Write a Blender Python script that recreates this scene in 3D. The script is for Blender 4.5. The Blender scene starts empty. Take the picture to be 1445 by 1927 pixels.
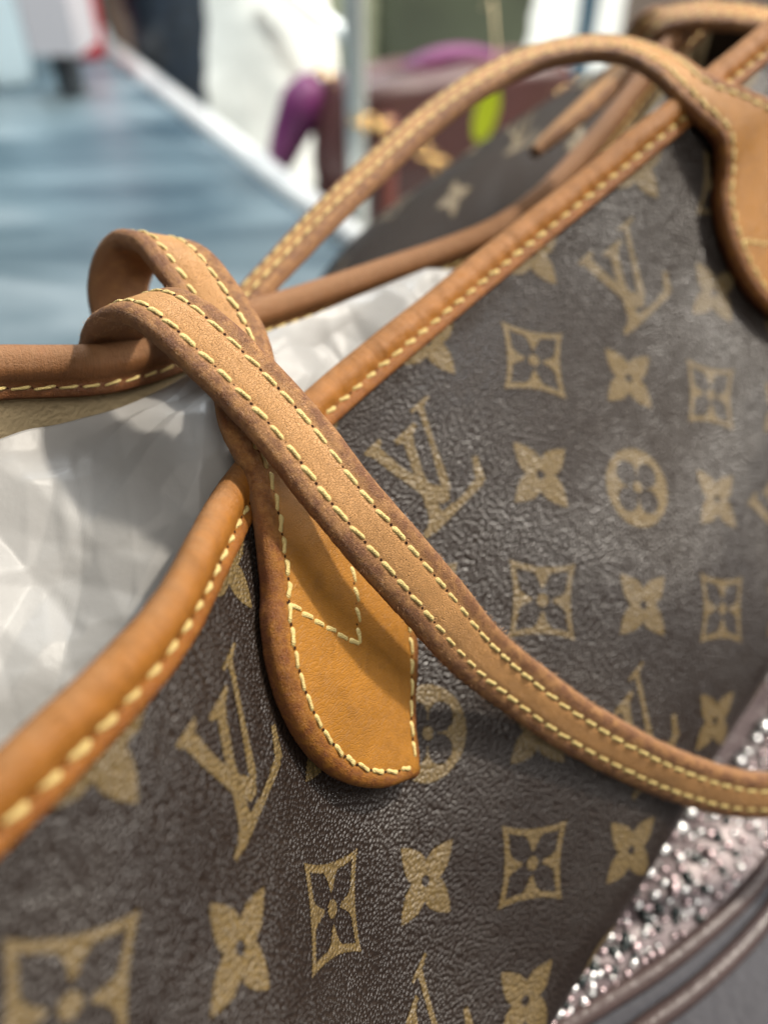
import bpy, math, random
import numpy as np
from mathutils import Vector, Matrix, noise as mnoise

random.seed(7); RNG = np.random.default_rng(7)
scene = bpy.context.scene
COL = scene.collection
R = math.radians

# ------------------------------------------------------------------ camera, world, lamps, exposure
cam_data = bpy.data.cameras.new('camera'); cam = bpy.data.objects.new('camera', cam_data); COL.objects.link(cam)
cam.location = (0, 0, 1.0); cam.rotation_euler = (R(90 - 42), 0, 0)
cam_data.sensor_fit = 'VERTICAL'; cam_data.sensor_height = 36.0; cam_data.sensor_width = 27.0
cam_data.lens = 36.0 * 1447 / 1927
cam_data.clip_start = 0.005; cam_data.clip_end = 50
cam_data.dof.use_dof = True; cam_data.dof.focus_distance = 0.1385; cam_data.dof.aperture_fstop = 6.5
scene.camera = cam
world = bpy.data.worlds.new('World'); scene.world = world; world.use_nodes = True
world.node_tree.nodes['Background'].inputs[0].default_value = (0.80, 0.90, 1.0, 1)
world.node_tree.nodes['Background'].inputs[1].default_value = 0.06

def lamp(name, loc, target, size, power, col=(1, 1, 1), size_y=None):
    d = bpy.data.lights.new(name, 'AREA'); d.energy = power; d.color = col; d.size = size
    if size_y: d.shape = 'RECTANGLE'; d.size_y = size_y
    o = bpy.data.objects.new(name, d); COL.objects.link(o); o.location = loc
    o.rotation_euler = (Vector(target) - Vector(loc)).to_track_quat('-Z', 'Y').to_euler()
    return o
lamp('ceiling_spot', (1.16, 0.70, 2.47), (0.03, 0.12, 0.88), 0.10, 50, (1.0, 0.91, 0.78))
lamp('ceiling_spot', (1.26, 0.60, 2.40), (0.03, 0.12, 0.88), 0.14, 6, (1.0, 0.94, 0.85))
lamp('shop_window', (1.92, 0.62, 2.32), (0.08, 0.15, 0.88), 1.7, 57, (1.0, 0.955, 0.90), 1.4)
lamp('ceiling_fill', (-0.15, 1.35, 2.2), (-0.15, 1.2, 0.7), 0.9, 36, (0.92, 0.97, 1.0), 0.6)
lamp('ceiling_fill', (0.45, -1.0, 2.5), (0.05, 0.15, 0.88), 0.9, 15, (1.0, 0.94, 0.86), 0.9)  # added fill from the front, brightens surfaces that face the camera
sp = bpy.data.lights.new('shelf_fill_spot', 'SPOT'); sp.energy = 130; sp.color = (0.95, 1.0, 0.97); sp.spot_size = R(30); sp.spot_blend = 0.5; sp.shadow_soft_size = 0.06  # added fill spot, brightens only the cream tote and shelf goods
so_ = bpy.data.objects.new('shelf_fill_spot', sp); COL.objects.link(so_); so_.location = (-0.6, 0.0, 2.3)
so_.rotation_euler = (Vector((-0.16, 1.10, 0.76)) - Vector(so_.location)).to_track_quat('-Z', 'Y').to_euler()
scene.view_settings.view_transform = 'Standard'; scene.view_settings.look = 'None'
scene.view_settings.exposure = 0.02; scene.view_settings.gamma = 1.0
scene.cycles.use_denoising = True
scene.cycles.max_bounces = 6
scene.cycles.use_adaptive_sampling = True; scene.cycles.adaptive_threshold = 0.02

# ------------------------------------------------------------------ control points in metres
PANEL = [[[-0.152,-0.00938,0.98896],[-0.11287,-0.03526,0.9388],[-0.07482,-0.06039,0.88863],[-0.03623,-0.08358,0.83666],[0.00233,-0.10527,0.78305],[0.03965,-0.12648,0.72937]],[[-0.12945,0.0145,0.99514],[-0.09486,-0.00836,0.94061],[-0.05793,-0.03111,0.88732],[-0.02072,-0.05364,0.83436],[0.0145,-0.07486,0.77977],[0.04911,-0.09508,0.72455]],[[-0.10465,0.03836,1.00065],[-0.07489,0.01973,0.94069],[-0.0418,-0.00185,0.8866],[-0.00648,-0.02359,0.83212],[0.0267,-0.0432,0.7753],[0.06006,-0.06388,0.71957]],[[-0.07925,0.06236,1.00546],[-0.05597,0.04463,0.94391],[-0.02358,0.0284,0.88555],[0.00393,0.00735,0.82646],[0.03668,-0.01161,0.77058],[0.07329,-0.03358,0.71674]],[[-0.05926,0.0899,1.00654],[-0.02951,0.07285,0.94457],[-0.0206,0.05807,0.87838],[0.00281,0.04227,0.81429],[0.04891,0.02019,0.76492],[0.08956,-0.0033,0.7169]],[[-0.05954,0.12103,0.99709],[-0.03869,0.10653,0.93523],[-0.01271,0.09166,0.87157],[0.02864,0.06829,0.8203],[0.06808,0.04675,0.77102],[0.10668,0.0271,0.71673]],[[-0.06242,0.15759,0.98517],[-0.03572,0.14118,0.92636],[0.00894,0.11925,0.87462],[0.05417,0.08718,0.83291],[0.08879,0.07315,0.77568],[0.12301,0.05833,0.71735]],[[-0.05347,0.19451,0.97793],[-0.01341,0.16994,0.92702],[0.03313,0.1386,0.88872],[0.07755,0.11133,0.84042],[0.1062,0.10218,0.77885],[0.14053,0.08807,0.72141]],[[-0.03383,0.22201,0.98126],[0.00921,0.19447,0.93319],[0.05303,0.16438,0.89312],[0.09985,0.13631,0.84764],[0.13025,0.12434,0.78719],[0.16309,0.11217,0.72864]],[[-0.00945,0.24163,0.99357],[0.03505,0.21398,0.945],[0.07579,0.18885,0.8994],[0.11738,0.1649,0.85065],[0.15407,0.14737,0.79522],[0.18842,0.13261,0.7385]],[[0.01721,0.25614,1.00823],[0.06031,0.2309,0.95911],[0.1006,0.20969,0.91015],[0.13922,0.18946,0.85711],[0.17697,0.1707,0.8034],[0.21382,0.15323,0.74859]],[[0.04468,0.27074,1.02292],[0.08539,0.24977,0.97188],[0.12484,0.23028,0.91967],[0.1627,0.21177,0.86598],[0.2004,0.19316,0.81204],[0.2381,0.17476,0.75806]],[[0.07151,0.28639,1.037],[0.11024,0.26894,0.98363],[0.14887,0.25152,0.92981],[0.18661,0.23348,0.87528],[0.22401,0.21519,0.821],[0.26165,0.1969,0.76702]],[[0.09778,0.3028,1.05113],[0.13527,0.28794,0.9956],[0.17314,0.27216,0.93988],[0.2106,0.25498,0.88447],[0.24774,0.23723,0.82994],[0.28502,0.21927,0.77573]]]
BACK_HANDLE = [[0.14806,0.11187,0.81339,-0.21615,0.4219,0.8805],[0.12336,0.10396,0.81059,-0.07605,0.43635,0.89655],[0.10835,0.10025,0.81095,0.07942,0.42041,0.90385],[0.09326,0.09789,0.81431,0.22488,0.40467,0.88638],[0.07308,0.09603,0.82569,0.388,0.38365,0.83802],[0.05715,0.09511,0.83812,0.53148,0.37928,0.75742],[0.04077,0.096,0.85106,0.63102,0.43668,0.64119],[0.02732,0.09716,0.86431,0.74329,0.44762,0.49714],[0.01771,0.09573,0.87766,0.71845,0.57974,0.38435],[0.00855,0.09556,0.89242,0.69483,0.65694,0.29266],[0.00071,0.09731,0.90333,0.70894,0.66688,0.2295],[-0.00764,0.10156,0.91254,0.69951,0.6856,0.2016],[-0.01509,0.1081,0.9198,0.69635,0.68801,0.20428],[-0.02199,0.11328,0.92555,0.66416,0.72198,0.19399],[-0.02922,0.11808,0.93088,0.67921,0.71966,0.14412],[-0.03578,0.12267,0.93449,0.76305,0.64358,0.05964],[-0.04145,0.12801,0.93444,0.7872,0.61602,0.02902],[-0.04922,0.1345,0.92968,0.8228,0.56833,0.00136],[-0.05436,0.13895,0.92267,0.85536,0.50486,-0.11605],[-0.05758,0.14001,0.91488,0.90914,0.36787,-0.1953],[-0.05922,0.13731,0.9074,0.95358,0.22378,-0.2015],[-0.05958,0.13128,0.89921,0.95358,0.22378,-0.2015]]
BACK_HANDLE_END = [[0.15535,0.27424,0.93842,0.30943,0.95064,-0.02321],[0.14011,0.28619,0.94722,0.24938,0.96014,-0.12626],[0.12083,0.28296,0.9526,0.15431,0.94671,0.28271],[0.10794,0.28783,0.95352,0.05064,0.95231,0.30089],[0.09805,0.29347,0.95232,-0.10246,0.96729,0.23207],[0.09067,0.29862,0.94907,-0.40357,0.9149,-0.0092],[0.08712,0.30405,0.94314,-0.59628,0.7534,-0.27718],[0.08263,0.3002,0.93588,-0.59628,0.7534,-0.27718],[0.07398,0.29208,0.92985,-0.54863,0.7599,-0.34865],[0.06154,0.28081,0.9233,-0.4969,0.76076,-0.41753],[0.04978,0.26916,0.91784,-0.4969,0.76076,-0.41753]]
FRONT_HANDLE = [[-0.02535,0.12039,0.91999,0.86508,0.44192,-0.23735],[-0.02628,0.12494,0.92057,0.84474,0.50227,-0.18479],[-0.02968,0.13605,0.92394,0.87615,0.47513,0.0813],[-0.0352,0.14489,0.92778,0.85743,0.50247,0.11105],[-0.04137,0.15253,0.93178,0.85743,0.51133,-0.05792],[-0.04811,0.15991,0.9325,0.799,0.47875,-0.36387],[-0.05448,0.16431,0.92992,0.799,0.41192,-0.43809],[-0.05912,0.16452,0.92418,0.799,0.41192,-0.43809],[-0.06029,0.16189,0.91827,0.76747,0.21283,-0.60473],[-0.05869,0.15859,0.9131,0.54882,-0.26941,-0.79134],[-0.05227,0.1593,0.90941,0.20601,-0.65478,-0.7272],[-0.04419,0.16529,0.90858,0.36196,-0.90327,-0.23041],[-0.03644,0.17472,0.91009,0.50702,-0.83659,0.20746],[-0.02878,0.18622,0.9139,0.63105,-0.71486,0.30126],[-0.01727,0.20287,0.92044,0.70892,-0.65861,0.25232],[-0.0033,0.22044,0.92799,0.73165,-0.65709,0.18142],[0.01168,0.23575,0.93603,0.55701,-0.82803,0.06417],[0.02711,0.24635,0.94332,0.30182,-0.95121,-0.0641],[0.04257,0.25239,0.94854,0.10091,-0.98633,-0.13029],[0.05713,0.25101,0.95148,-0.08129,-0.98498,-0.15236],[0.0684,0.24468,0.95193,-0.3593,-0.92332,-0.13562],[0.07691,0.23587,0.94962,-0.66103,-0.72421,-0.19637],[0.08118,0.23094,0.94712,-0.78612,-0.56489,-0.25083]]
TAB_NEAR = [[-0.02069,0.12634,0.92051,-0.03116,0.12011,0.9228],[-0.01869,0.11777,0.91639,-0.02956,0.11295,0.9199],[-0.01657,0.11271,0.90997,-0.02565,0.10776,0.91464],[-0.01158,0.11235,0.9021,-0.02375,0.10141,0.91163],[-0.00601,0.11113,0.89328,-0.0227,0.0954,0.90838],[-0.00071,0.1092,0.88515,-0.02202,0.09005,0.90528],[0.00325,0.10551,0.87882,-0.02112,0.08535,0.9017],[0.00581,0.10111,0.87318,-0.0197,0.08147,0.89725],[0.0069,0.09655,0.86841,-0.0174,0.07866,0.89189],[0.00732,0.09206,0.86433,-0.01396,0.07699,0.88494],[0.00739,0.08809,0.8611,-0.00948,0.07664,0.87708],[0.00724,0.08487,0.85873,-0.00405,0.07731,0.86946],[0.00688,0.08255,0.85735,0.00119,0.07842,0.86292],[0.00631,0.08084,0.85664,0.00506,0.07944,0.85808]]
TAB_FAR = [[0.0823,0.23951,0.9506,0.07317,0.23033,0.94802],[0.08959,0.23071,0.94718,0.07826,0.22512,0.94334],[0.10413,0.23033,0.9402,0.08647,0.2198,0.93734],[0.115,0.23217,0.93381,0.08751,0.21645,0.93094],[0.12476,0.23123,0.92476,0.08838,0.21203,0.92395],[0.13315,0.22817,0.91446,0.0921,0.20745,0.91602],[0.13823,0.22346,0.90437,0.09867,0.20517,0.90916],[0.14062,0.21881,0.89646,0.10928,0.20496,0.9019],[0.14198,0.21506,0.89056,0.12173,0.20713,0.89577],[0.1422,0.21292,0.88762,0.1346,0.21026,0.89008]]
BACK_RIM = [[-0.08555,0.10899,0.93274],[-0.07686,0.11479,0.93022],[-0.0699,0.12252,0.92685],[-0.06338,0.12697,0.92431],[-0.05661,0.13243,0.92141],[-0.04972,0.1407,0.91864],[-0.04141,0.15318,0.91606],[-0.03158,0.16594,0.91379],[-0.02145,0.17758,0.91178],[-0.01002,0.18872,0.9107],[0.00544,0.20175,0.91023],[0.01921,0.21256,0.91028],[0.03227,0.22292,0.91133],[0.0461,0.23587,0.91524],[0.0607,0.25183,0.9225],[0.07209,0.26522,0.9299],[0.0827,0.27782,0.93792],[0.09535,0.29139,0.94702],[0.10925,0.30431,0.95538]]
SEQ_IN = [[0.02197,0.04832,0.77],[0.03781,0.06816,0.77],[0.05347,0.08412,0.77],[0.07141,0.10364,0.77],[0.09194,0.12596,0.77],[0.12117,0.15175,0.77],[0.15331,0.18185,0.77]]
SEQ_P1 = [[0.02958,0.0479,0.772],[0.04264,0.05622,0.772],[0.05608,0.06267,0.772],[0.07184,0.07033,0.772],[0.08826,0.07994,0.772],[0.10268,0.0898,0.772],[0.11499,0.10037,0.772],[0.13159,0.11599,0.772],[0.15125,0.13816,0.772]]
SEQ_P2 = [[0.0467,0.04725,0.77],[0.06717,0.05845,0.77],[0.08097,0.06591,0.77],[0.09725,0.07658,0.77],[0.1096,0.08624,0.77],[0.12597,0.10047,0.77],[0.1501,0.12596,0.77]]
SEQ_OUT = [[0.13,-0.14,0.764],[0.26,-0.1,0.764],[0.36,-0.01,0.764],[0.4,0.1,0.764],[0.38,0.2,0.764],[0.31,0.27,0.764]]
LYING = [[-0.03481,0.29682,0.86636],[0.1523,0.48547,0.92643],[0.13855,0.34344,0.88825],[-0.04188,0.20982,0.87435]]
LACE = [[0.10882,0.28543,0.93591,0.30151,-0.38118,-0.87395],[0.1144,0.28012,0.94047,0.30943,-0.46784,-0.82788],[0.12167,0.27647,0.94539,0.40406,-0.53326,-0.74321],[0.13282,0.27631,0.95118,0.40406,-0.53326,-0.74321]]
RIM_V = -0.9756

PANEL = np.array(PANEL)
CM = 0.01
CELL = 4.1                                    # monogram repeat along the rim, cm
ROW = 2.05                                    # half repeat down the panel, cm

# ------------------------------------------------------------------ helpers
def link(o, parent=None):
    COL.objects.link(o)
    if parent is not None:
        o.parent = parent
        o.matrix_parent_inverse = wm(parent).inverted()
    return o
_WM = {}
def wm(o):
    return _WM.get(o.name, Matrix.Identity(4))
def empty(name, loc):
    o = bpy.data.objects.new(name, None); COL.objects.link(o); o.location = loc
    o.empty_display_size = 0.02
    _WM[o.name] = Matrix.Translation(loc); return o
def tag(o, label=None, cat=None, group=None, kind=None):
    if label: o['label'] = label
    if cat: o['category'] = cat
    if group: o['group'] = group
    if kind: o['kind'] = kind
    return o
def mesh(name, V, F, mat, parent=None, smooth=True, attrs=None, uv=None):
    me = bpy.data.meshes.new(name)
    V = np.asarray(V, float)
    me.from_pydata(V.tolist(), [], F if isinstance(F, list) else F.tolist())
    if smooth: me.polygons.foreach_set('use_smooth', [True] * len(me.polygons))
    for k, a in (attrs or {}).items():
        at = me.attributes.new(k, 'FLOAT', 'POINT'); at.data.foreach_set('value', np.asarray(a, np.float32))
    if uv is not None:
        l = me.uv_layers.new(name='cm'); li = np.empty(len(me.loops), np.int32); me.loops.foreach_get('vertex_index', li)
        l.data.foreach_set('uv', np.asarray(uv, np.float32)[li].ravel())
    me.materials.append(mat); me.update()
    return link(bpy.data.objects.new(name, me), parent)
def grid_faces(n, m, close=False):
    i, j = np.meshgrid(np.arange(n - 1), np.arange(m if close else m - 1), indexing='ij')
    a = i * m + j; b = i * m + (j + 1) % m; c = (i + 1) * m + (j + 1) % m; d = (i + 1) * m + j
    return np.stack([a, b, c, d], -1).reshape(-1, 4).tolist()
def unit(v): return v / (np.linalg.norm(v, axis=-1, keepdims=True) + 1e-12)
def curve(P, step):
    """smooth curve through the rows of P (any number of columns; the first three are xyz), sampled about every step"""
    P = np.asarray(P, float); s = np.r_[0, np.cumsum(np.linalg.norm(np.diff(P[:, :3], axis=0), axis=1))]
    m = np.gradient(P, s, axis=0)
    n = max(4, int(s[-1] / step)); q = np.linspace(0, s[-1], n)
    k = np.clip(np.searchsorted(s, q, 'right') - 1, 0, len(s) - 2); h = (s[k + 1] - s[k])[:, None]; t = ((q - s[k])[:, None]) / h
    return ((2*t**3 - 3*t**2 + 1) * P[k] + (t**3 - 2*t**2 + t) * h * m[k] + (-2*t**3 + 3*t**2) * P[k + 1] + (t**3 - t**2) * h * m[k + 1])
def vnoise(P, scale, seed=0.0):
    return np.array([mnoise.noise(Vector((p[0] * scale + seed, p[1] * scale, p[2] * scale))) for p in P])

# ------------------------------------------------------------------ materials
def new_mat(name):
    m = bpy.data.materials.new(name); m.use_nodes = True; nt = m.node_tree
    return m, nt, nt.nodes['Principled BSDF']
class N:
    def __init__(s, nt): s.nt = nt
    def __call__(s, kind, ins=None, **kw):
        n = s.nt.nodes.new(kind)
        for k, v in kw.items(): setattr(n, k, v)
        for k, v in (ins or {}).items():
            if hasattr(v, 'default_value') and hasattr(v, 'links'): s.nt.links.new(v, n.inputs[k])
            else: n.inputs[k].default_value = v
        return n
    def mix(s, f, a, b, mode='MIX'):
        n = s.nt.nodes.new('ShaderNodeMix'); n.data_type = 'RGBA'; n.blend_type = mode
        for sock, v in ((n.inputs[0], f), (n.inputs[6], a), (n.inputs[7], b)):
            if hasattr(v, 'links'): s.nt.links.new(v, sock)
            else: sock.default_value = v if not isinstance(v, tuple) or len(v) == 4 else (*v, 1)
        return n.outputs[2]
    def ramp(s, f, *stops):
        n = s.nt.nodes.new('ShaderNodeValToRGB'); s.nt.links.new(f, n.inputs[0])
        e = n.color_ramp.elements
        while len(e) < len(stops): e.new(0.5)
        for q, (p, c) in zip(e, stops): q.position = p; q.color = (*c, 1) if len(c) == 3 else c
        return n.outputs[0]
    def math(s, op, a, b=0.0, c=0.0):
        n = s.nt.nodes.new('ShaderNodeMath'); n.operation = op
        for sock, v in zip(n.inputs, (a, b, c)):
            if hasattr(v, 'links'): s.nt.links.new(v, sock)
            else: sock.default_value = v
        return n.outputs[0]

def plain(name, col, rough=0.5, metal=0.0, spec=0.5, bump=0.0, bscale=60.0, var=0.0, vscale=8.0):
    m, nt, b = new_mat(name); n = N(nt)
    b.inputs['Roughness'].default_value = rough; b.inputs['Metallic'].default_value = metal
    b.inputs['Specular IOR Level'].default_value = spec
    tc = n('ShaderNodeTexCoord').outputs['Object']
    nz = n('ShaderNodeTexNoise', {'Vector': tc, 'Scale': vscale, 'Detail': 5.0}).outputs['Fac']
    lo = tuple(c * (1 - var) for c in col); hi = tuple(min(1, c * (1 + var)) for c in col)
    nt.links.new(n.ramp(nz, (0.3, lo), (0.7, hi)), b.inputs['Base Color'])
    if bump:
        bz = n('ShaderNodeTexNoise', {'Vector': tc, 'Scale': bscale, 'Detail': 4.0}).outputs['Fac']
        nt.links.new(n('ShaderNodeBump', {'Height': bz, 'Strength': bump, 'Distance': 0.002}).outputs[0], b.inputs['Normal'])
    return m

def canvas_material(name, print_col=None, spec=0.45, rough=(0.32, 0.38)):
    """coated canvas: pebbled grain, dark brown, or the ochre print on top of it"""
    m, nt, b = new_mat(name); n = N(nt)
    uv = n('ShaderNodeUVMap', uv_map='cm').outputs[0]
    warp = n('ShaderNodeTexNoise', {'Vector': uv, 'Scale': 2.2, 'Detail': 1.0}, noise_dimensions='2D').outputs['Color']
    w2 = n('ShaderNodeVectorMath', {0: warp, 1: (0.07, 0.07, 0.0)}, operation='MULTIPLY').outputs[0]
    v = n('ShaderNodeVectorMath', {0: uv, 1: w2}, operation='ADD').outputs[0]
    v = n('ShaderNodeMapping', {'Vector': v, 'Rotation': (0, 0, R(28)), 'Scale': (9.2, 15.5, 1.0)}).outputs[0]
    vor = n('ShaderNodeTexVoronoi', {'Vector': v, 'Scale': 1.0, 'Smoothness': 0.15, 'Randomness': 1.0}, feature='SMOOTH_F1', voronoi_dimensions='2D').outputs['Distance']
    fine = n('ShaderNodeTexNoise', {'Vector': uv, 'Scale': 26.0, 'Detail': 2.0}, noise_dimensions='2D').outputs['Fac']
    hgt = n.math('ADD', n.math('MULTIPLY', n.math('SUBTRACT', 1.0, vor), 1.0), n.math('MULTIPLY', fine, 0.08))
    wear = n('ShaderNodeTexNoise', {'Vector': uv, 'Scale': 0.35, 'Detail': 3.0, 'Roughness': 0.6}, noise_dimensions='2D').outputs['Fac']
    amp = n('ShaderNodeMapRange', {'Value': wear, 'From Min': 0.35, 'From Max': 0.65, 'To Min': 0.8, 'To Max': 1.0}).outputs[0]
    bm = n('ShaderNodeBump', {'Height': hgt, 'Strength': amp, 'Distance': 0.00043})
    nt.links.new(bm.outputs[0], b.inputs['Normal'])
    if print_col is None:
        c = n.ramp(wear, (0.3, (0.0150, 0.0088, 0.006)), (0.7, (0.021, 0.0132, 0.0092)))
        c = n.mix(n.math('MULTIPLY', fine, 0.25), c, (0.028, 0.020, 0.015))
    else:
        wv = n('ShaderNodeTexWave', {'Vector': n('ShaderNodeMapping', {'Vector': uv, 'Rotation': (0, 0, R(62))}).outputs[0], 'Scale': 4.6, 'Distortion': 0.6, 'Detail': 1.0}).outputs['Fac']
        c = n.ramp(wear, (0.3, tuple(q * 0.88 for q in print_col)), (0.7, tuple(min(1, q * 1.12) for q in print_col)))
        c = n.mix(n.math('MULTIPLY', wv, 0.55), c, (0.075, 0.052, 0.022))
        gr = n('ShaderNodeTexNoise', {'Vector': uv, 'Scale': 9.0, 'Detail': 3.0}).outputs['Fac']
        c = n.mix(n('ShaderNodeMapRange', {'Value': gr, 'From Min': 0.46, 'From Max': 0.75, 'To Min': 0.0, 'To Max': 0.6}).outputs[0], c, (0.05, 0.035, 0.02))
    nt.links.new(c, b.inputs['Base Color'])
    nt.links.new(n('ShaderNodeMapRange', {'Value': wear, 'From Min': 0.3, 'From Max': 0.7, 'To Min': rough[0], 'To Max': rough[1]}).outputs[0], b.inputs['Roughness'])
    b.inputs['Specular IOR Level'].default_value = spec
    return m

def leather(name, base, rolled, raw, rough=0.5, wrinkle=0.5, streak=0.0, blot=0.0):
    m, nt, b = new_mat(name); n = N(nt)
    uv = n('ShaderNodeUVMap', uv_map='cm').outputs[0]
    tc = n('ShaderNodeTexCoord').outputs['Object']
    e = n('ShaderNodeAttribute', attribute_name='edge').outputs['Fac']
    r = n('ShaderNodeAttribute', attribute_name='raw').outputs['Fac']
    big = n('ShaderNodeTexNoise', {'Vector': tc, 'Scale': 60.0, 'Detail': 5.0, 'Roughness': 0.6}).outputs['Fac']
    mid = n('ShaderNodeTexNoise', {'Vector': tc, 'Scale': 420.0, 'Detail': 4.0, 'Roughness': 0.65}).outputs['Fac']
    fin = n('ShaderNodeTexNoise', {'Vector': tc, 'Scale': 2600.0, 'Detail': 3.0, 'Roughness': 0.7}).outputs['Fac']
    lo = tuple(q * 0.80 for q in base); hi = tuple(min(1, q * 1.18) for q in base)
    c = n.ramp(big, (0.3, lo), (0.7, hi))
    c = n.mix(n('ShaderNodeAttribute', attribute_name='neck').outputs['Fac'], c, (0.46, 0.240, 0.090))
    c = n.mix(n.math('MULTIPLY', fin, 0.28), c, tuple(min(1, q * 1.5) for q in base))
    # rolled edges: darker, blotchy where hands have rubbed
    ef = n.math('MULTIPLY', e, n('ShaderNodeMapRange', {'Value': mid, 'From Min': 0.34, 'From Max': 0.6, 'To Min': 0.25, 'To Max': 1.0}).outputs[0])
    c = n.mix(ef, c, rolled)
    sp = n('ShaderNodeMapRange', {'Value': fin, 'From Min': 0.56, 'From Max': 0.72, 'To Min': 0.0, 'To Max': 0.55}).outputs[0]
    c = n.mix(n.math('MULTIPLY', sp, e), c, tuple(min(1, q * 2.1) for q in rolled))
    rf = n.math('MULTIPLY', r, n('ShaderNodeMapRange', {'Value': mid, 'From Min': 0.28, 'From Max': 0.55, 'To Min': 0.35, 'To Max': 1.0}).outputs[0])
    nk = n('ShaderNodeAttribute', attribute_name='neck').outputs['Fac']
    c = n.mix(rf, c, n.mix(nk, raw, (0.30, 0.165, 0.085)))
    if blot:
        bl = n('ShaderNodeTexNoise', {'Vector': tc, 'Scale': 130.0, 'Detail': 6.0, 'Roughness': 0.7, 'Distortion': 0.8}).outputs['Fac']
        c = n.mix(n('ShaderNodeMapRange', {'Value': bl, 'From Min': 0.48, 'From Max': 0.75, 'To Min': 0.0, 'To Max': blot}).outputs[0], c, tuple(q * 0.55 for q in base))
        po = n('ShaderNodeTexVoronoi', {'Vector': tc, 'Scale': 2100.0}).outputs['Distance']
        c = n.mix(n('ShaderNodeMapRange', {'Value': po, 'From Min': 0.05, 'From Max': 0.25, 'To Min': 0.35, 'To Max': 0.0}).outputs[0], c, tuple(q * 0.5 for q in base))
        sc_ = n('ShaderNodeTexVoronoi', {'Vector': n('ShaderNodeMapping', {'Vector': tc, 'Rotation': (0.5, 0.3, 0.9), 'Scale': (70.0, 900.0, 70.0)}).outputs[0], 'Scale': 1.0}, feature='DISTANCE_TO_EDGE').outputs['Distance']
        c = n.mix(n('ShaderNodeMapRange', {'Value': sc_, 'From Min': 0.0, 'From Max': 0.03, 'To Min': 0.22, 'To Max': 0.0}).outputs[0], c, tuple(min(1, q * 1.5) for q in base))
    if streak:
        st = n('ShaderNodeTexNoise', {'Vector': n('ShaderNodeMapping', {'Vector': uv, 'Scale': (34.0, 1.6, 1.0)}).outputs[0], 'Scale': 1.0, 'Detail': 4.0, 'Roughness': 0.7}, noise_dimensions='2D').outputs['Fac']
        c = n.mix(n('ShaderNodeMapRange', {'Value': st, 'From Min': 0.42, 'From Max': 0.72, 'To Min': 0.0, 'To Max': streak}).outputs[0], c, tuple(q * 0.42 for q in base))
    nt.links.new(c, b.inputs['Base Color'])
    ro = n.math('ADD', rough - 0.08, n.math('MULTIPLY', mid, 0.16)); ro = n.math('ADD', ro, n.math('MULTIPLY', r, 0.3))
    nt.links.new(ro, b.inputs['Roughness'])
    b.inputs['Specular IOR Level'].default_value = 0.30
    # wrinkles across the strap + pores + fuzz on raw sides
    wv = n('ShaderNodeMapping', {'Vector': uv, 'Scale': (22.0, 13.0, 1.0)}).outputs[0]
    wn = n('ShaderNodeTexNoise', {'Vector': uv, 'Scale': 5.0, 'Detail': 2.0}).outputs['Color']
    wv = n('ShaderNodeVectorMath', {0: wv, 1: n('ShaderNodeVectorMath', {0: wn, 1: (4.0, 4.0, 0.0)}, operation='MULTIPLY').outputs[0]}, operation='ADD').outputs[0]
    vo = n('ShaderNodeTexVoronoi', {'Vector': wv, 'Scale': 1.0}, feature='DISTANCE_TO_EDGE', voronoi_dimensions='2D').outputs['Distance']
    cr = n('ShaderNodeMapRange', {'Value': vo, 'From Min': 0.0, 'From Max': 0.14, 'To Min': 0.0, 'To Max': 1.0}).outputs[0]
    h = n.math('ADD', n.math('MULTIPLY', cr, wrinkle), n.math('MULTIPLY', fin, 0.5))
    h = n.math('ADD', h, n.math('MULTIPLY', n.math('MULTIPLY', mid, 2.4), r))
    h = n.math('ADD', h, n.math('MULTIPLY', n.math('MULTIPLY', fin, 1.6), n.math('MAXIMUM', r, e)))
    nt.links.new(n('ShaderNodeBump', {'Height': h, 'Strength': 0.7, 'Distance': 0.00024}).outputs[0], b.inputs['Normal'])
    return m

M_CANVAS = canvas_material('brown_coated_canvas')
M_CANVAS_DULL = canvas_material('dull_brown_canvas', None, 0.15, (0.5, 0.6))  # lower specular, rougher copy that mutes lamp reflections on the lying bag
M_PRINT = canvas_material('ochre_print', (0.165, 0.112, 0.042))
M_STRAP = leather('handle_leather', (0.46, 0.240, 0.090), (0.165, 0.070, 0.036), (0.30, 0.155, 0.076), 0.50, 1.7)
M_TAB = leather('tab_leather', (0.320, 0.136, 0.018), (0.140, 0.041, 0.011), (0.15, 0.050, 0.020), 0.46, 0.35, 0.12, 0.6)
M_RIM = leather('rim_leather', (0.31, 0.120, 0.018), (0.185, 0.052, 0.012), (0.30, 0.145, 0.055), 0.42, 0.3, 0.5, 0.7)
M_RIM_SHADED = leather('shaded_rim_leather', (0.21, 0.088, 0.031), (0.12, 0.042, 0.017), (0.25, 0.125, 0.055), 0.33, 0.15, 0.4)  # darker rim leather; shade on the back rim is put into its colour
M_THREAD = plain('waxed_thread', (0.68, 0.53, 0.21), 0.5, 0, 0.4, 0.5, 3000, 0.18, 300)
M_HOLE_SHADE = plain('hole_shade', (0.028, 0.012, 0.007), 0.9, 0, 0.1)  # near-black discs; the shade inside each needle hole is put into the colour
M_LINING = plain('beige_lining', (0.60, 0.47, 0.28), 0.8, 0, 0.2, 0.3, 900, 0.12, 60)
M_FUZZ = plain('leather_fibre', (0.46, 0.27, 0.15), 0.8, 0, 0.2)

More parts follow.
